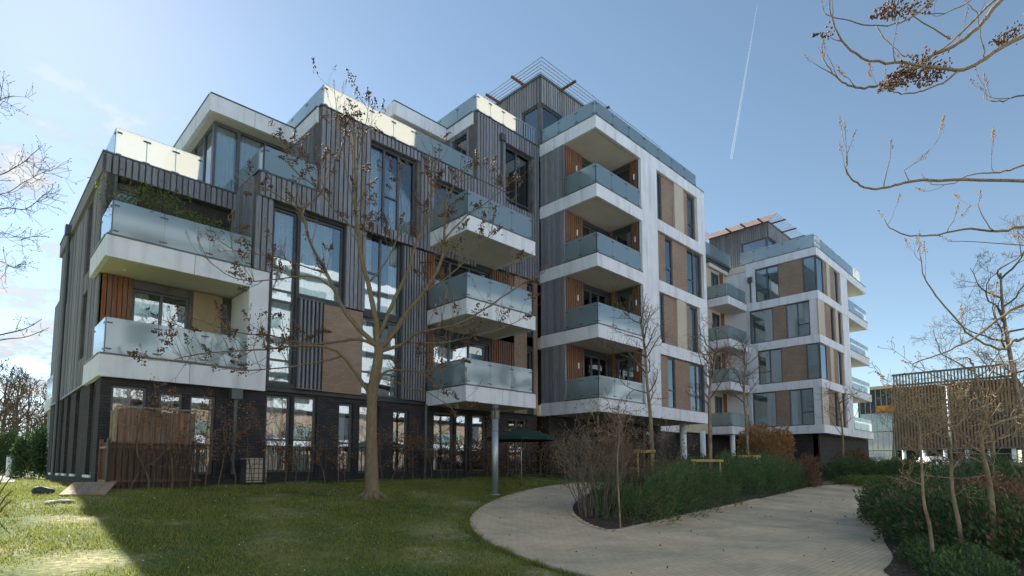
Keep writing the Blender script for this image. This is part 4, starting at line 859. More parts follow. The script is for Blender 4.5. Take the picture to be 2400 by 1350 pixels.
# ------------------------------------------------------------------ the big bare tree on the lawn
tb_ = gnd(872, 1166); TD = tb_.dot(HD); rg = random.Random(11)
tree = empty('foxglove_tree', tuple(tb_), 'large bare tree with dark seed pods on the lawn before the balconies', 'tree')
def PX(l_, d0, d1=None):
    k = len(l_); return [at(x, y, d0 + ((d1 if d1 is not None else d0) - d0) * (i / max(k - 1, 1)) ** 1.2) for i, (x, y) in enumerate(l_)]
tp_ = [at(x, y, TD) for x, y in ((873, 1172), (872, 1140), (871, 1060), (871, 960), (874, 910), (885, 850), (889, 812))]
LM = [([(866, 925), (848, 893), (803, 834), (765, 815), (700, 810), (623, 819), (560, 822), (470, 830), (400, 845)], .09, -1.2, .055, .006),
      ([(884, 812), (842, 795), (795, 800), (743, 806), (687, 800), (631, 785), (580, 783), (520, 770), (440, 740)], .0, 1.0, .05, .006),
      ([(884, 812), (838, 767), (808, 729), (790, 694), (765, 639), (730, 575), (713, 514), (713, 490), (754, 449), (764, 398), (764, 365)], 0, .6, .075, .008),
      ([(887, 825), (881, 750), (863, 664), (846, 599), (839, 538), (833, 487), (831, 401), (829, 330), (815, 270)], 0, .2, .09, .010),
      ([(890, 820), (919, 785), (954, 733), (992, 686), (1033, 615), (1042, 540), (1048, 467), (1075, 420), (1100, 385)], 0, -.9, .08, .008),
      ([(887, 790), (919, 716), (958, 630), (974, 576), (990, 533), (1005, 486), (1014, 450), (1019, 403), (1022, 350)], 0, .9, .06, .007),
      ([(888, 825), (941, 808), (966, 787), (997, 776), (1080, 757), (1165, 705), (1230, 662), (1272, 640)], 0, -1.3, .055, .006),
      ([(950, 802), (1027, 804), (1080, 795), (1180, 768), (1235, 740)], -.1, .7, .03, .005),
      ([(876, 930), (900, 875), (945, 868), (1001, 871), (1035, 853), (1085, 845)], 0, -.8, .04, .006),
      ([(893, 888), (932, 896), (958, 913), (992, 916), (1035, 939), (1065, 965)], -.1, -1.2, .022, .005),
      ([(785, 684), (765, 664), (722, 647), (636, 656), (560, 655), (500, 620), (470, 575)], .1, -.9, .03, .005),
      ([(835, 500), (815, 420), (800, 330), (790, 270), (783, 205)], .1, .3, .02, .005), ([(832, 440), (845, 350), (858, 290), (866, 230)], .1, -.2, .018, .005),
      ([(713, 500), (670, 470), (620, 440), (570, 425)], .5, .1, .022, .005), ([(765, 640), (700, 620), (640, 600), (560, 590), (500, 555)], .3, -.6, .024, .005),
      ([(1042, 560), (1095, 505), (1152, 467), (1210, 417)], -.5, -.8, .025, .005), ([(992, 686), (1060, 640), (1120, 580), (1160, 540)], -.3, -.8, .022, .005), ([(803, 834), (740, 850), (660, 862), (560, 868), (460, 850), (345, 838)], -.1, -1.5, .03, .005),
      ([(863, 664), (900, 620), (930, 560), (940, 480), (930, 420)], .1, 1.0, .028, .006), ([(840, 545), (790, 500), (740, 440), (690, 400), (665, 370)], .1, .8, .024, .005)]
limbs = []
for l_, a, b, r0, r1 in LM: limbs.append((PX(l_, TD + a, TD + b), r0 * .95, r1 * 1.4))
foxglove_tree(tree, limbs, rg, tp_, [.25, .172, .142, .125, .13, .122, .105], twig_n=8, twig_len=(.35, .95), podf=.46, tmin=.35)
rt = MB()
for a_ in range(7):
    v = Vector((math.cos(a_ * .9), math.sin(a_ * .9), 0)); rt.tube([tb_ + v * .1 + Vector((0, 0, .16)), tb_ + v * .24 + Vector((0, 0, .05)), tb_ + v * .42 + Vector((0, 0, -.03))], [.09, .06, .03], 6)
rt.build('root_flare', 'bark', tree, True)

# ------------------------------------------------------------------ branches reaching in from a tree just right of the frame
rg = random.Random(4); D = 6.6
t2 = empty('foxglove_tree', tuple(at(2780, 1500, 6.6).xy) + (g(*at(2780, 1500, 6.6).xy),), 'near tree at the right edge, budding branches reaching into the sky', 'tree')
b_ = at(2780, 1200, 6.6); b_.z = g(b_.x, b_.y) - .1; tr2 = [b_, at(2790, 1000, 6.6), at(2770, 700, 6.6), at(2760, 400, 6.6), at(2740, 50, 6.6), at(2720, -200, 6.6)]
K7 = [([(2745, -60), (2600, 0), (2398, 82), (2310, 137), (2258, 163), (2189, 157), (2120, 148), (2039, 142), (1983, 107), (1957, 64), (1947, 26), (1944, -10)], .0, -.3, .035, .006),
      ([(2245, 168), (2211, 193), (2155, 215), (2112, 221), (2086, 211), (2078, 193)], -.12, -.3, .014, .005),
      ([(2735, -190), (2500, -120), (2348, 0), (2292, 64), (2250, 99), (2189, 129), (2133, 163), (2082, 189), (2048, 202), (2005, 206), (1974, 193), (1944, 163), (1929, 133), (1925, 107), (1934, 88)], 0, .5, .034, .005),
      ([(2420, -60), (2331, 0), (2267, 64), (2224, 103), (2181, 133)], .15, .4, .022, .008), ([(2228, 92), (2146, 41), (2133, 28)], .3, .4, .012, .005),
      ([(2300, -70), (2191, 0), (2138, 39), (2082, 60), (2022, 56), (1966, 43), (1936, 34), (1927, 9)], .2, .3, .014, .005), ([(2400, -60), (2280, 0), (2215, 30), (2146, 30)], .3, .4, .012, .005), ([(2052, 60), (2082, 99), (2120, 133)], .3, .1, .009, .006),
      ([(2762, 420), (2600, 428), (2400, 425), (2267, 423), (2138, 425), (2086, 438), (2043, 443), (2009, 430), (1985, 404), (1983, 378), (1990, 350)], 0, -.5, .028, .005), ([(2762, 330), (2550, 330), (2400, 387), (2344, 404), (2284, 408), (2225, 432), (2180, 430)], 0, .3, .02, .004),
      ([(2768, 560), (2600, 520), (2400, 533), (2336, 541), (2258, 537), (2181, 552), (2121, 550), (2086, 533), (2069, 511)], 0, .4, .026, .004), ([(2762, 300), (2550, 180), (2400, 221), (2361, 234), (2327, 236), (2305, 230), (2314, 205)], 0, .6, .018, .004),
      ([(2775, 800), (2600, 660), (2400, 715), (2355, 739), (2283, 791), (2224, 821), (2140, 853)], 0, -.6, .03, .006), ([(2775, 760), (2550, 690), (2400, 792), (2377, 795), (2358, 817), (2332, 816), (2283, 790), (2250, 759), (2202, 703), (2175, 667), (2161, 632), (2156, 600)], .1, -.3, .024, .005),
      ([(2600, 600), (2400, 574), (2228, 566)], .2, .3, .012, .004), ([(2330, 541), (2300, 500), (2293, 480)], .1, .1, .008, .004), ([(2138, 425), (2120, 400), (2163, 372)], 0, 0, .006, .004), ([(2310, 137), (2300, 100), (2292, 40), (2270, 10)], -.05, -.2, .010, .004)]
limbs = [(PX(l_, D + a, D + b), r0 * .9, r1) for l_, a, b, r0, r1 in K7]
def seg3(a, b, d): p_, q = at(*a, D + d), at(*b, D + d); return (p_ + (q - p_) * .3, (q - p_).normalized(), (q - p_).length)
foxglove_tree(t2, limbs, rg, tr2, [.2, .17, .15, .13, .1, .06], twig_n=1.6, twig_len=(.2, .45), podf=.1, sc=.7, tmin=.45,
              pods_at=[seg3((2190, 135), (2055, 215), 0), seg3((2180, 130), (2080, 180), .05), seg3((2215, 140), (2150, 205), 0), seg3((2155, 5), (2040, 40), .3), seg3((2110, -5), (2050, 25), .3), seg3((2385, 62), (2320, 100), .2), seg3((2140, 165), (2060, 200), .05)])

# ------------------------------------------------------------------ saplings, trees and shrubs on the right
def sapling(px, py, d, tops, r, label, seed, crown, pale='bark_pale', group=None):
    rng = random.Random(seed); b = gnd(px, py) if d is None else at(px, py, d)
    if d is not None: b.z = g(b.x, b.y)
    dd = b.dot(HD); root = empty('sapling', tuple(b), label, 'tree', group); pts = [b - Vector((0, 0, .05))] + [at(x, y, dd) for x, y in tops]
    tm = MB(); sp = cr_spline(pts, 4); tm.tube(sp, [r * (1 - .7 * i / (len(sp) - 1)) for i in range(len(sp))], 8); tm.build('trunk', pale, root, True)
    mb = MB(); tips = []
    for j in range(crown[0]):
        f = crown[1] + (1 - crown[1]) * (j + rng.random()) / crown[0]; i = min(int(f * (len(sp) - 1)), len(sp) - 2); a_ = j * 2.4 + rng.uniform(-.4, .4)
        grow(mb, sp[i], Vector((math.cos(a_), math.sin(a_), crown[4])), crown[2] * rng.uniform(.6, 1.15), r * .35, crown[3], rng, tips, up=crown[5], nb=5, spread=.8, minr=.0035, wig=.22)
    mb.build('crown', crown[6] if len(crown) > 6 else pale, root)
    pp = [p_ + Vector((rng.gauss(0, .01), rng.gauss(0, .01), rng.gauss(0, .01))) for p_, d_ in tips]
    o = blobs('buds', pp, .006, .011, 1.6, 'bud', root); o['kind'] = 'stuff'
    return root
sapling(2190, 1338, None, [(2180, 1240), (2166, 1180), (2160, 1090), (2155, 1000), (2140, 940)], .028, 'thinnest sapling in the right hedge, nearest the path, leaning left', 21, (9, .45, .8, 2, .5, .1))
sapling(2262, 1328, None, [(2248, 1230), (2232, 1150), (2228, 1060), (2218, 1000), (2210, 950)], .034, 'slim sapling in the right hedge, between the thinner and the thicker one', 22, (10, .5, 1.0, 2, .4, .1))
sapling(2337, 1328, None, [(2328, 1220), (2318, 1130), (2300, 1040), (2310, 970), (2318, 900)], .05, 'thickest sapling in the right hedge with a kinked pale trunk and spreading twigs', 23, (12, .5, 1.3, 2, .35, .12))
sapling(1530, 1106, 18.5, [(1526, 1000), (1517, 900), (1512, 820), (1500, 745)], .075, 'slender young tree with upright twigs in front of the tower balconies', 24, (16, .4, 1.5, 2, .8, .35, 'twig'))
sapling(1664, 1096, 21.0, [(1664, 1000), (1663, 920), (1672, 860), (1678, 820)], .085, 'young tree tied to a yellow stake frame by the end of the tower', 25, (16, .4, 1.5, 2, .8, .35, 'twig'))
sapling(1752, 1066, 24.0, [(1750, 1000), (1744, 930), (1746, 870), (1745, 825)], .075, 'young tree with thin trunk before the small corner balconies of the far tower', 26, (14, .4, 1.4, 2, .8, .35, 'twig'))
sapling(1455, 1246, None, [(1450, 1160), (1447, 1080), (1452, 1010), (1450, 950)], .022, 'thin straight sapling stem at the tip of the planting bed', 27, (7, .6, .7, 2, .6, .2))
sapling(2405, 1110, 19.0, [(2398, 1000), (2380, 900), (2362, 800), (2350, 720), (2345, 640)], .10, 'bare tree with budding twigs at the right edge beyond the hedge', 28, (14, .35, 2.2, 3, .5, .2, 'bark_grey'))
sapling(1975, 1080, 33.0, [(1975, 1020), (1968, 960), (1962, 920)], .07, 'small bare tree in front of the right face of the far tower', 29, (12, .3, 1.7, 2, .6, .25, 'twig'))
sapling(2090, 1085, 40.0, [(2095, 1020), (2100, 970), (2100, 930)], .07, 'small bare tree before the dark slatted building', 30, (12, .3, 2.2, 2, .6, .25, 'bark_pale'))
sapling(2330, 1110, 24.0, [(2325, 1040), (2310, 980), (2290, 900), (2280, 850)], .10, 'bare bushy tree covering the right part of the slatted building', 31, (13, .25, 2.4, 3, .4, .15, 'bark_pale'))
# tall bare shrub at the bed tip
def bush(name, px, py, d, w_, h, nst, label, seed, m='twig', leafm=None, nleaf=0, cat='shrub', depth=2, nb=5):
    rng = random.Random(seed); b = gnd(px, py) if d is None else at(px, py, d)
    b.z = g(b.x, b.y); root = empty(name, tuple(b), label, cat); mb = MB(); tips = []
    for i in range(nst):
        a_ = rng.uniform(0, 6.283); rr = rng.random() ** .5 * w_ * .3; q = b + Vector((math.cos(a_) * rr, math.sin(a_) * rr, 0)); q.z = g(q.x, q.y) - .02
        grow(mb, q, Vector((math.cos(a_) * .4 * w_ / h, math.sin(a_) * .4 * w_ / h, 1)), h * rng.uniform(.7, 1.05), .014, depth, rng, tips, up=.2, wig=.13, nb=nb, spread=.6, shrink=.42, minr=.0032, tmin=.3)
    mb.build('stem', m, root)
    if leafm:
        P = np.array([tuple(t_[0] + Vector((rng.gauss(0, .05), rng.gauss(0, .05), rng.gauss(0, .05)))) for t_ in tips]); P = P[NR.integers(0, len(P), nleaf)] + NR.normal(0, .05, (nleaf, 3)); leaves('foliage', P, .06, leafm, root, .6)
    return root
bush('bare_shrub', 1400, 1215, None, 1.5, 2.25, 34, 'tall bare twiggy shrub at the curve of the paved path', 41, 'bark_grey', 'beech_dark', 900)
bush('bare_shrub', 1475, 1150, 15.0, 1.6, 2.5, 26, 'bare purplish shrub behind the curve shrub, under the lowest tower balcony', 42, 'twig', 'beech_dark', 900)

hedge('feathery_hedge', [(11.0, 7.75), (13.2, 8.0), (15.8, 8.45), (18.0, 8.7)], 1.9, 1.0, 30000, .10, 'hedge_green', 'feathery green hedge along the bed between the curved path and the main path', seed=3, asp=.2, lump=.75, m2='beech_dark')
hedge('feathery_hedge', [(20.0, 9.0), (23, 9.3), (26.5, 9.65), (28.5, 9.7)], 1.9, 1.3, 26000, .09, 'hedge_green', 'taller clipped green hedge beyond the feathery one, ending by the far path', seed=5, asp=.35, lump=.5)
hedge('low_shrub', [(27.8, 9.1), (29.4, 9.3)], 1.2, 1.3, 5000, .09, 'beech_dark', 'reddish brown shrub at the far end of the green hedge', 'shrub', seed=6, asp=.5)
hedge('beech_bush', [(31.0, 12.6), (33.2, 12.2)], 2.6, 2.7, 12000, .12, 'beech', 'rounded brown-leaved beech bush in front of the far tower', 'shrub', seed=7, asp=.6, lump=.45)
hedge('beech_bush', [(37.5, 10.0), (39.5, 9.4)], 2.0, 1.6, 6000, .12, 'beech_dark', 'dull brown shrub by the dark brick base of the far tower', 'shrub', seed=8, asp=.6)
hedge('clipped_hedge', [(34.5, 9.6), (37, 9.0), (41, 8.6)], 2.2, 1.25, 14000, .11, 'hedge_dark', 'dark green hedge past the far end of the path', seed=9, asp=.4)
hedge('clipped_hedge', [(40, 8.0), (46, 7.6)], 2.4, 1.35, 12000, .12, 'hedge_dark', 'long dark hedge before the slatted building and the parked car', seed=10, asp=.4)
hedge('groundcover', [(32.0, 8.4), (36, 7.8), (40.5, 7.4)], 1.6, .42, 9000, .10, 'groundcover', 'low yellow-green groundcover strip at the far edge of the path', 'ground cover', seed=12, asp=.5, stems=False)
hedge('dense_hedge', [(19.0, 3.45), (16.2, 2.8), (13.5, 1.95), (11.9, 1.2), (11.2, .2)], 2.0, .92, 32000, .09, 'hedge_dark', 'dark green hedge filling the bed at the right edge of the path', seed=13, asp=.4, lump=.5, m2='beech_dark')
hedge('dense_hedge', [(12.6, .4), (15, .8), (19, 1.4)], 2.2, 1.0, 20000, .08, 'beech_dark', 'brown and green mixed shrubs behind the right saplings', seed=14, asp=.45, lump=.4)
hedge('low_shrub', [(11.2, 1.75), (9.9, 1.35), (8.6, .9)], .9, .32, 6000, .06, 'hedge_dark', 'low dark plants at the near corner of the right bed', 'shrub', seed=65, asp=.4, m2='groundcover', stems=False)
hedge('dense_hedge', [(24, 3.0), (30, 3.0), (36, 2.6)], 2.4, 1.5, 16000, .11, 'hedge_dark', 'dark hedge row at the right edge, well beyond the saplings', seed=15, asp=.4)
hedge('feathery_hedge', [(19.6, 10.8), (24, 12.0), (30, 12.8)], 1.8, .95, 14000, .09, 'hedge_dark', 'low dark shrubs in the shade under the tower', seed=16, asp=.35)
# hedging plants along the railing
hedge('bare_hedge', [(13.3, 15.5), (15.2, 15.1), (17.4, 14.6)], 1.1, 1.75, 5200, .06, 'beech_dark', 'tangled brown hedge on the railing below the middle balconies', seed=17, asp=.6, lump=.5)
hedge('beech_bush', [(18.0, 13.6), (19.6, 13.1)], 1.3, 1.7, 5000, .07, 'beech_dark', 'brown-leaved bush at the end of the railing by the curved path', 'shrub', seed=18, asp=.6)
hroot = empty('bare_hedge', (3, 15.9, 1), 'row of nearly leafless hedge plants along the railing left of the big tree', 'hedge'); mb = MB(); tips = []; rg = random.Random(33)
for i in range(26):
    x_ = 2.9 + i * .4 + rg.uniform(-.1, .1); q = Vector((x_, 15.75 + rg.uniform(-.12, .1), 0)); q.z = g(q.x, q.y)
    grow(mb, q, Vector((rg.uniform(-.15, .15), rg.uniform(-.1, .1), 1)), rg.uniform(1.4, 2.3) if i < 9 else rg.uniform(1.0, 1.9), .02, 2, rg, tips, up=.25, wig=.14, nb=5, spread=.7, shrink=.42, minr=.004, tmin=.2)
mb.build('stem', 'twig', hroot); P = np.array([tuple(t_[0]) for t_ in tips]); P = P[NR.integers(0, len(P), 5200)] + NR.normal(0, .07, (5200, 3)); leaves('foliage', P, .06, 'beech_dark', hroot, .6)

# ------------------------------------------------------------------ left edge: trees, branches, shrub
hedge('evergreen_bush', [(2.0, 30.4), (2.2, 31.5)], 1.1, 2.0, 7000, .09, 'hedge_dark', 'rounded evergreen bush at the far left corner of the building', 'shrub', seed=19, asp=.6)
for i, (x_, y_, h_, sd) in enumerate([(2.3, 58, 7.5, 51), (3.4, 66, 8.5, 52), (4.6, 72, 8.6, 53), (5.6, 68, 7.4, 54), (1.2, 50, 7.0, 55)]):
    bare_tree('bare_tree', (x_, y_, g(x_, y_)), h_, .2, ['bare tree far left, cut by the picture edge', 'second bare tree in the distant group at left', 'bare tree in the middle of the distant left group', 'bare tree in the distance right beside the building corner', 'outermost distant bare tree at the left edge'][i], sd, depth=3, nb=5, split=.2, blen=.42, group='distant bare trees at left', minr=.02)
for i, (x_, y_, sd, lab) in enumerate([(7, -5.2, 71, 'bare tree across the lawn, mirrored in the left ground floor windows'), (16.5, -5.6, 72, 'bare tree across the lawn, mirrored in the middle ground floor windows'), (24, -6, 73, 'bare tree across the path, mirrored in the right ground floor windows')]):
    bare_tree('bare_tree', (x_, y_, g(x_, y_)), 6.5, .12, lab, sd, depth=3, nb=5, split=.3, blen=.4, minr=.012)
hedge('conifer', [(1.7, 50), (2.5, 52)], 1.8, 2.8, 6000, .18, 'hedge_dark', 'dark conifer bush under the distant bare trees at left', 'shrub', seed=20, asp=.35)
hedge('hedge_row', [(1.0, 60), (4, 61), (6, 62)], 2.0, 1.6, 9000, .2, 'hedge_dark', 'dark hedge along the far edge of the lawn at left', seed=23, asp=.4)
# branches of a tree just outside the left edge
rg = random.Random(9); DL = 11.0; bl_ = at(-330, 1150, DL); bl_.z = g(bl_.x, bl_.y)
t3 = empty('bare_tree', tuple(bl_), 'bare tree just left of the frame, thin branches against the clouds', 'tree')
tm = MB(); tpt = [bl_, at(-330, 900, DL), at(-320, 600, DL), at(-300, 300, DL), at(-280, 100, DL)]; tm.tube(cr_spline(tpt, 3), list(np.linspace(.2, .05, 13)), 8); tm.build('trunk', 'bark_grey', t3, True); mb = MB(); tips = []
for l_, r0 in (([(-325, 640), (-150, 540), (0, 490), (60, 490), (105, 455)], .02), ([(-320, 600), (-120, 440), (0, 410), (70, 370)], .018), ([(-325, 700), (-100, 560), (0, 545), (60, 565)], .014), ([(-330, 900), (-150, 820), (0, 785), (60, 770), (98, 748)], .022), ([(-330, 880), (-150, 830), (0, 797), (60, 790), (115, 768)], .018), ([(-310, 450), (-120, 300), (0, 235), (30, 225)], .014), ([(-320, 640), (-120, 600), (0, 612), (20, 625)], .012), ([(-310, 520), (-100, 430), (0, 455), (60, 425), (130, 388)], .014)):
    sp = cr_spline(PX(l_, DL, DL - .6), 4); k = len(sp); mb.tube(sp, [max(.004, r0 * (1 - .8 * i / k)) for i in range(k)], 5, False)
    for j in range(16 if l_[-1][1] < 700 else 4):
        i = rg.randint(int(k * .45), k - 2); dd = (sp[i + 1] - sp[i]).normalized(); o_ = dd.orthogonal(); o_.rotate(Matrix.Rotation(rg.uniform(0, 6.28), 3, dd)); grow(mb, sp[i], dd * .8 + o_ * .6, rg.uniform(.3, .6), .006, 1, rg, tips, up=.15, wig=.25, nb=4, minr=.003)
mb.build('crown', 'twig', t3); o = blobs('buds', [t_[0] for t_ in tips], .006, .012, 1.5, 'pod', t3); o['kind'] = 'stuff'
st = MB(); rg = random.Random(3)
sb = gnd(10, 1180); sroot = empty('dry_stems', tuple(sb), 'few dry brown stems at the left edge of the sunlit lawn', 'plant')
for a, b in (((-6, 1165), (40, 1105)), ((-10, 1215), (28, 1172)), ((-8, 1150), (22, 1090)), ((-4, 1190), (30, 1150)), ((-12, 1130), (8, 1100))):
    st = MB(); p0 = gnd(*a); q = at(*b, p0.dot(HD) - .3); st.tube([p0, p0.lerp(q, .5) + Vector((0, 0, .05)), q], [.014, .011, .008], 5); st.build('stem', 'bark', sroot)
# ------------------------------------------------------------------ small objects
# lamp column on the lawn
lb = gnd(1160, 1160); lz = lb.z; ld = lb.dot(HD); ltop = at(1160, 948, ld).z
lamp = empty('lamp_post', tuple(lb), 'light grey metal lamp column standing at the inner edge of the curved path', 'lamp post')
def cyl(name, x, y, z0, z1, r, m, parent, n_=20):
    mb = MB(); mb.tube([(x, y, z0), (x, y, z1)], r, n_); o = mb.build(name, m, parent)
    for f in o.data.polygons: f.use_smooth = len(f.vertices) == 4
    return o
hl = ltop - lz
cyl('column', lb.x, lb.y, lz - .05, lz + hl * .84, .095, 'metal', lamp); cyl('lens', lb.x, lb.y, lz + hl * .845, lz + hl * .93, .075, 'amber', lamp)
for a_ in range(4): box('cage_bar', lb.x + .085 * math.cos(a_ * 1.57 + .9) - .03, lb.x + .085 * math.cos(a_ * 1.57 + .9) + .03, lb.y + .085 * math.sin(a_ * 1.57 + .9) - .03, lb.y + .085 * math.sin(a_ * 1.57 + .9) + .03, lz + hl * .84, lz + hl * .94, 'frame', lamp)
cyl('cap', lb.x, lb.y, lz + hl * .935, lz + hl, .1, 'frame', lamp); cyl('collar', lb.x, lb.y, lz + hl * .70, lz + hl * .705, .098, 'frame', lamp); cyl('base_plate', lb.x, lb.y, lz - .02, lz + .03, .14, 'metal', lamp)
wp = at(20, 1100, 27); wp.z = g(wp.x, wp.y); bo = empty('bollard', tuple(wp), 'white bollard light on the far left of the lawn', 'bollard'); cyl('post', wp.x, wp.y, wp.z, wp.z + 1.0, .1, 'white', bo); cyl('cap', wp.x, wp.y, wp.z + 1.0, wp.z + 1.08, .11, 'frame', bo)
# metal railing
fn = empty('railing', (3, 15.6, 1.0), 'dark thin metal railing around the ground floor gardens, behind the bare hedge', 'railing'); FYL = 15.84
x_ = 2.5
while x_ < 18.4:
    yy = FYL if x_ < 12.5 else FYL - (x_ - 12.5) * .2; z_ = g(x_, yy); box('baluster', x_ - .007, x_ + .007, yy - .007, yy + .007, z_ + .1, z_ + 1.08, 'iron', fn); x_ += .125
for i in range(9):
    a0, a1 = 2.47 + i * 1.77, 2.47 + (i + 1) * 1.77; y0 = FYL if a0 < 12.5 else FYL - (a0 - 12.5) * .2; y1 = FYL if a1 < 12.5 else FYL - (a1 - 12.5) * .2
    for dz in (.12, 1.05):
        t = MB(); t.tube([(a0, y0, g(a0, y0) + dz), (a1, y1, g(a1, y1) + dz)], .016, 4); t.build('rail', 'iron', fn)
    box('post', a0 - .025, a0 + .025, y0 - .025, y0 + .025, g(a0, y0) - .05, g(a0, y0) + 1.15, 'iron', fn)
# timber screen round the corner terrace, a lower fence in front of it
sc_ = empty('timber_screen', (2.7, 16.4, 1.0), 'tall brown timber board screen at the left corner of the ground floor', 'fence')
for i in range(13): x_ = 2.72 + i * .13; box('board', x_, x_ + .12, 16.4 + RNG.uniform(-.01, .01), 16.425, .95, 3.02 + RNG.uniform(-.03, .03), 'fence_board', sc_)
for i in range(6): y_ = 16.44 + i * .13; box('board', 2.68 + RNG.uniform(-.008, .008), 2.705, y_, y_ + .12, .95, 3.02, 'weathered_lit_wood', sc_)  # left side in paler wood, its lit look put into the colour
box('cap_rail', 2.66, 4.42, 16.37, 16.46, 3.06, 3.1, 'weathered_lit_wood', sc_)
lf = empty('low_fence', (2.5, 15.9, 1.0), 'lower dark brown board fence with pale rails in front of the tall timber screen', 'fence')
for i in range(16): x_ = 2.54 + i * .12; box('board', x_, x_ + .088, 15.98 + RNG.uniform(-.008, .008), 16.0, .98, 2.2, 'fence_dark', lf)
for i in range(7): y_ = 16.02 + i * .12; box('board', 2.5, 2.52, y_, y_ + .108, .98, 2.2, 'fence_dark', lf)
for zz in (1.25, 2.05): box('rail', 2.45, 2.5, 15.93, 16.9, zz, zz + .05, 'weathered_lit_wood', lf); box('rail', 2.5, 4.46, 15.93, 15.975, zz, zz + .05, 'timber_brown', lf)
for yy in (15.95, 16.88): box('post', 2.44, 2.51, yy - .03, yy + .03, .9, 2.28, 'timber_brown', lf)
box('kick_board', 2.5, 4.5, 15.9, 15.93, .9, 1.06, 'weathered_lit_wood', lf)
# leaning boards and stones on the lawn corner
pb_ = gnd(205, 1165); pl = empty('leaning_boards', tuple(pb_), 'pale weathered timber boards sloping down to the lawn at the building corner', 'boards')
for i in range(4):
    mb = MB(); o_ = Vector((.0 + i * .2, 0, 0)); a = Vector((1.5, 14.7, g(1.6, 14.7) + .04)) + o_; b = Vector((1.85, 15.75, g(1.9, 15.7) + .2)) + o_; s_ = Vector((.19, -.03, 0)); u = Vector((0, 0, .03))
    mb.v += [tuple(q) for q in (a, a + s_, b + s_, b, a - u, a + s_ - u, b + s_ - u, b - u)]; mb.f += [(0, 1, 2, 3), (7, 6, 5, 4), (0, 4, 5, 1), (1, 5, 6, 2), (2, 6, 7, 3), (3, 7, 4, 0)]; mb.build('board', 'weathered_lit_wood', pl)
for i, (px, py, s_, lab) in enumerate(((105, 1158, .16, 'dark upright stone lying in the sunlit grass'), (118, 1180, .11, 'small flat stone in the grass below the dark stone'), (150, 1178, .13, 'broken pale slab piece beside the sloping boards'), (72, 1123, .14, 'long grey stone in the grass near the brick wall'))):
    q = gnd(px, py); bm = bmesh.new(); bmesh.ops.create_icosphere(bm, subdivisions=2, radius=s_)
    for v in bm.verts: v.co = Vector((v.co.x * 1.4, v.co.y * .8, v.co.z * (.7 if i == 0 else .35))) * (1 + .35 * noise.noise(v.co * 9 + Vector((i * 5, 0, 0))))
    me = bpy.data.meshes.new('stone'); bm.to_mesh(me); bm.free(); o = obj('stone', me, 'concrete' if i else 'dark_panel'); o.location = q + Vector((0, 0, s_ * .2)); o.rotation_euler = (0, .3 if i == 0 else 0, i * 1.1); tag(o, lab, 'stone')
# yellow tree stake frames
for (px, py, d, w_, lab) in ((1512, 1110, 18.0, .45, 'yellow timber stake beside the slender tree under the tower'), (1658, 1105, 20.6, .95, 'yellow timber stake frame around the young tree at the tower end'), (1756, 1080, 23.6, .7, 'yellow timber crossbar tied to the young tree before the far tower')):
    q = at(px, py, d); q.z = g(q.x, q.y); sk = empty('tree_stake', tuple(q), lab, 'stake'); zt = at(px, 1080 if w_ > .8 else (1058 if w_ < .5 else 1070), d).z
    for s_ in (-1, 1):
        e_ = q + RT * (w_ / 2 * s_); cyl('post', e_.x, e_.y, q.z, zt + .06, .035, 'stake', sk, 8)
    t = MB(); a = q + RT * (-w_ / 2 - .12); b = q + RT * (w_ / 2 + .12); t.tube([(a.x, a.y, zt), (b.x, b.y, zt)], .06, 4); t.build('crossbar', 'stake', sk)
# parasol in the garden
pq = at(1222, 1016, 18.6); ps = empty('parasol', (pq.x, pq.y, g(pq.x, pq.y)), 'open dark green parasol in the garden behind the lamp column', 'parasol'); mb = MB(); k = 8
for i in range(k):
    a0, a1 = i * 2 * math.pi / k, (i + 1) * 2 * math.pi / k; rr = 1.15
    mb.quad((pq.x, pq.y, pq.z + .22), (pq.x + rr * math.cos(a0), pq.y + rr * math.sin(a0), pq.z - .12), (pq.x + rr * math.cos(a1), pq.y + rr * math.sin(a1), pq.z - .12))
    mb.quad((pq.x + rr * math.cos(a0), pq.y + rr * math.sin(a0), pq.z - .12), (pq.x + rr * math.cos(a1), pq.y + rr * math.sin(a1), pq.z - .12), (pq.x + rr * math.cos(a1), pq.y + rr * math.sin(a1), pq.z - .24), (pq.x + rr * math.cos(a0), pq.y + rr * math.sin(a0), pq.z - .24))
mb.build('canopy', 'parasol', ps); cyl('pole', pq.x, pq.y, g(pq.x, pq.y), pq.z + .3, .02, 'metal', ps, 8)
for i in range(8): t = MB(); a0 = i * math.pi / 4; t.tube([(pq.x, pq.y, pq.z + .2), (pq.x + 1.13 * math.cos(a0), pq.y + 1.13 * math.sin(a0), pq.z - .13)], .008, 4); t.build('rib', 'metal', ps)
# pale garden box by the downpipe
gb = empty('garden_box', (6.0, 16.5, 1.2), 'pale slatted storage box behind the railing near the downpipe', 'box')
for i in range(5): box('slat', 5.75, 6.3, 16.4, 16.43, 1.18 + i * .13, 1.29 + i * .13, 'cream_pier', gb)
box('body', 5.76, 6.29, 16.43, 16.9, 1.15, 1.82, 'timber_back', gb); box('lid', 5.73, 6.32, 16.38, 16.92, 1.82, 1.86, 'cream_pier', gb)
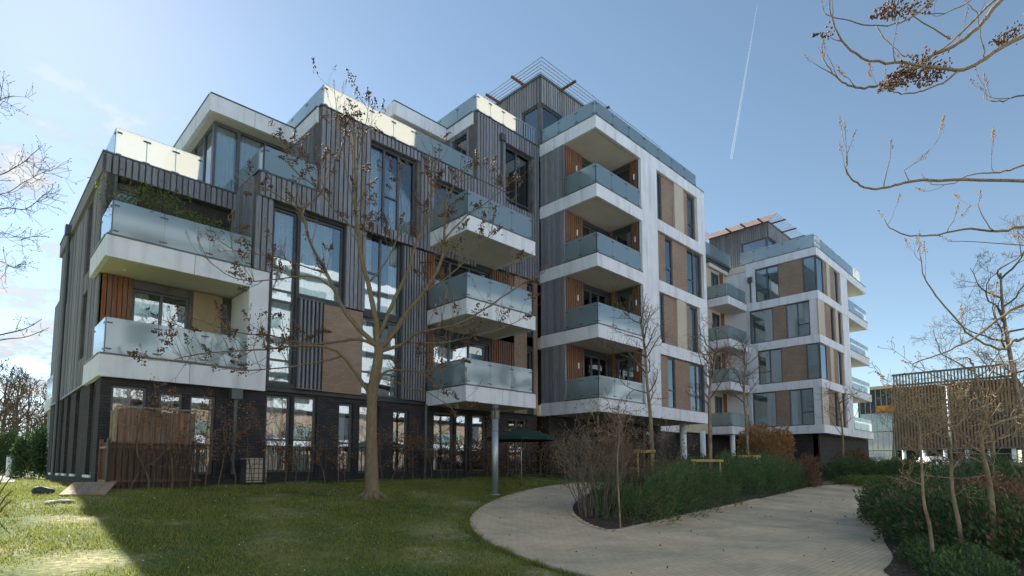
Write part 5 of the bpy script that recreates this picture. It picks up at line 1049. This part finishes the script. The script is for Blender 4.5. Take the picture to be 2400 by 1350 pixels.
# balcony plants on the second floor corner balcony
for (x0, x1, n_, h_, lab) in ((2.9, 3.8, 1500, 1.9, 'tall leafy plant at the left end of the second floor corner balcony'), (4.0, 5.2, 1500, 1.35, 'bushy green plant showing over the middle of the second floor corner balcony glass')):
    r2 = empty('balcony_plant', (x0, 17.8, S[2]), lab, 'plant'); box('planter', x0, x1, 17.6, 17.95, S[2] + .02, S[2] + .4, 'dark_panel', r2); mb = MB(); tips = []; rg = random.Random(int(x0 * 10))
    for i in range(14): grow(mb, Vector((rg.uniform(x0, x1), 17.78, S[2] + .35)), Vector((rg.uniform(-.2, .2), rg.uniform(-.2, .2), 1)), h_ * rg.uniform(.6, 1) - .35, .008, 1, rg, tips, nb=6, minr=.003)
    mb.build('stem', 'twig', r2); P = np.array([tuple(t_[0]) for t_ in tips]); P = P[NR.integers(0, len(P), n_)] + NR.normal(0, .09, (n_, 3)); leaves('foliage', P, .11, 'bamboo', r2, .25)
# ------------------------------------------------------------------ dark slatted building far right
b4 = empty('slatted_building', (89, 10, 1.3), 'dark brown building clad in vertical timber slats beyond the trees at right', 'building')
def aX(px, py, X): r = ray(px, py); return EYE + r * (X / r.x)
X4 = 89.0; yL = aX(2092, 900, X4).y; yR = aX(2385, 900, X4).y; zt = aX(2092, 880, X4).z; zb = aX(2200, 1052, X4).z; zs = aX(2092, 905, X4).z
box('core', X4 + .4, X4 + 14, yR, yL, zb, zs - .2, 'timber_back', b4)
def slats(z0, z1, m, sp, wd, j):
    mb = MB(); y_ = yR
    while y_ < yL: mb.box(X4 - .02 * j, X4 + .1, y_, y_ + wd, z0, z1); y_ += sp
    o = mb.build('slat_screen', m, b4); o['kind'] = 'stuff'
slats(zs, zt, 'timber_back', .34, .14, 1); zm = (zs + zb) / 2; slats(zm + .1, zs, 'slat', .34, .2, 2); slats(zb, zm, 'fence_board', .34, .2, 1)
for zz in (zt, zs, zm, zb): box('rail', X4 - .1, X4 + .14, yR, yL, zz - .12, zz + .12, 'timber_back', b4)
box('ground_glazing', X4 + 2.6, X4 + 10, yR + 1, yL, 1.2, zb - .1, 'dark_panel', b4)
for i in range(6): cyl('column', X4 + .3, yR + .8 + i * (yL - yR - 1.6) / 5, 1.0, zb, .22, 'white', b4, 12)
yW = aX(2005, 930, X4).y; zw = aX(2050, 912, X4).z
wg = box('glazed_wing', X4 + 1, X4 + 12, yL + .02, yW, 1.2, zw, 'dark_panel', b4)
for i in range(7): y_ = yL + .3 + i * (yW - yL - .6) / 6; box('mullion', X4 + .9, X4 + 1, y_, y_ + .08, 1.2, zw, 'metal', b4)
for i in range(6):
    for j in range(3): y_ = yL + .3 + i * (yW - yL - .6) / 6; w6 = (yW - yL - .6) / 6; box('pane', X4 + .94, X4 + .97, y_ + .08, y_ + w6, 1.3 + j * 2.6, 3.8 + j * 2.6, 'pane', b4)
po = aX(2072, 957, X4); box('orange_panel', X4 + .75, X4 + .93, po.y - 1.0, po.y + 1.0, po.z - .45, po.z + .45, 'orange_panel', b4); box('roof_edge', X4 + .3, X4 + 12, yL, yW + .5, zw, zw + .4, 'cream_pier', b4)
# tall street lamp in front of it
ls = at(2232, 1100, 55); slp = empty('street_lamp', (ls.x, ls.y, g(ls.x, ls.y)), 'tall thin grey street lamp before the slatted building', 'street lamp'); cyl('pole', ls.x, ls.y, .8, at(2232, 905, 55).z, .09, 'metal', slp, 8)
t = MB(); zt_ = at(2232, 905, 55).z; t.tube([(ls.x, ls.y, zt_), (ls.x - .5, ls.y + .5, zt_ + .1)], .05, 6); t.box(ls.x - .9, ls.x - .4, ls.y + .4, ls.y + .7, zt_ + .05, zt_ + .18); t.build('lamp_head', 'metal', slp)
# parked white car
cq = at(2205, 1100, 58); cz = g(cq.x, cq.y) + .03; car = empty('parked_car', (cq.x, cq.y, cz), 'white hatchback parked in front of the slatted building', 'car')
prof = [(-2.0, .35), (-2.05, .75), (-1.9, .95), (-1.55, 1.45), (-.2, 1.5), (.75, 1.05), (1.75, .9), (2.0, .7), (2.0, .35)]
dirc = Vector((RT.x, RT.y, 0)); sid = Vector((-dirc.y, dirc.x, 0)); O = Vector((cq.x, cq.y, cz))
def cp(u, v, z_): return O + dirc * u + sid * v + Vector((0, 0, z_))
def extr(name, pr, w0, m, parent, taper=0):
    mb = MB(); k = len(pr); A = [cp(u, -w0 + (taper if z_ > 1.1 else 0), z_) for u, z_ in pr]; B2 = [cp(u, w0 - (taper if z_ > 1.1 else 0), z_) for u, z_ in pr]; mb.v = [tuple(q) for q in A + B2]
    mb.f = [tuple(range(k))[::-1], tuple(range(k, 2 * k))] + [(i, (i + 1) % k, k + (i + 1) % k, k + i) for i in range(k)]; return mb.build(name, m, parent)
bd = extr('body', prof, .88, 'car_paint', car, .14); extr('side_window', [(-1.6, 1.0), (-1.4, 1.38), (-.25, 1.42), (.5, 1.05)], .885, 'frame', car, .14)
for u in (-1.25, 1.25):
    wh = MB(); wh.tube([tuple(cp(u, -.92, .32)), tuple(cp(u, .92, .32))], .33, 16); w_ = wh.build('wheel', 'tyre', car); rm = MB(); rm.tube([tuple(cp(u, -.93, .32)), tuple(cp(u, .93, .32))], .19, 12); rm.build('rim', 'metal', w_)
for v in (-.6, .6):
    tl_ = MB(); a = cp(-2.07, v - .22, .75); tl_.quad(cp(-2.08, v - .2, .72), cp(-2.08, v + .2, .72), cp(-1.97, v + .2, .95), cp(-1.97, v - .2, .95)); tl_.quad(cp(-2.07, v + .28 * (1 if v > 0 else -1), .72), cp(-1.8, .89 if v > 0 else -.89, .72), cp(-1.75, .89 if v > 0 else -.89, .95), cp(-1.95, v + .28 * (1 if v > 0 else -1), .95)); tl_.build('tail_light', 'tail', car)
# low far backdrop trees right of the slatted building
hedge('conifer', [(96, -2), (100, -10), (106, -22)], 6, 9, 7000, .5, 'hedge_dark', 'dark conifer mass at the far right edge beyond the slatted building', 'trees', seed=61, asp=.4)
# fallen leaves
k = 260; P = np.column_stack([NR.uniform(4, 24, k), NR.uniform(1, 11, k)]); P = np.array([(a, b, g(a, b) + .045) for a, b in P if path_in(a, b)] + [(a, b, g(a, b) + .06) for a, b in zip(NR.uniform(9.5, 18, 700), NR.uniform(6.8, 9.5, 700)) if bed_in(a, b)] + [(a, b, g(a, b) + .06) for a, b in zip(NR.uniform(8, 14, 500), NR.uniform(-.5, 3, 500)) if rbed_in(a, b)] + [(a, b, g(a, b) + .04) for a, b in zip(NR.uniform(2, 14, 220), NR.uniform(8, 15.4, 220)) if not path_in(a, b)])
o = leaves('fallen_leaves', P, .05, 'beech_dark', None, .7); tag(o, 'scattered brown fallen leaves on the paving, beds and lawn', 'leaves', None, 'stuff')
# contrail, high and far off
mt = bpy.data.materials.new('contrail'); mt.use_nodes = True; t = mt.node_tree; pn = t.nodes['Principled BSDF']; pn.inputs['Base Color'].default_value = (.95, .95, .95, 1); pn.inputs['Roughness'].default_value = 1; pn.inputs['Alpha'].default_value = .13; MATS['contrail'] = mt
mb = MB(); a, b = at(1714, 372, 2000), at(1775, 10, 2600); mb.tube([a, a.lerp(b, .3), a.lerp(b, .65), b], [4.2, 3.4, 2.2, .8], 8); o = mb.build('contrail', 'contrail'); tag(o, 'thin white aircraft trail in the blue sky right of the tower', 'contrail')

# potted plants on the tower's first two balconies
for (x0, y0, zf, lab) in ((20.9, 14.4, S[2], 'leafy potted plant on the second tower balcony from the bottom'), (19.6, 15.0, S[4], 'small potted plant on the top tower balcony')):
    r2 = empty('potted_plant', (x0, y0, zf), lab, 'plant'); cyl('pot', x0, y0, zf, zf + .4, .17, 'dark_panel', r2, 12); mb = MB(); tips = []; rg = random.Random(int(x0 * 7))
    for i in range(10): grow(mb, Vector((x0, y0, zf + .38)), Vector((rg.uniform(-.5, .5), rg.uniform(-.5, .5), 1)), rg.uniform(.6, 1.0), .008, 1, rg, tips, nb=5, minr=.003)
    mb.build('stem', 'twig', r2); P = np.array([tuple(t_[0]) for t_ in tips]); P = P[NR.integers(0, len(P), 500)] + NR.normal(0, .06, (500, 3)); leaves('foliage', P, .1, 'bamboo', r2, .35)
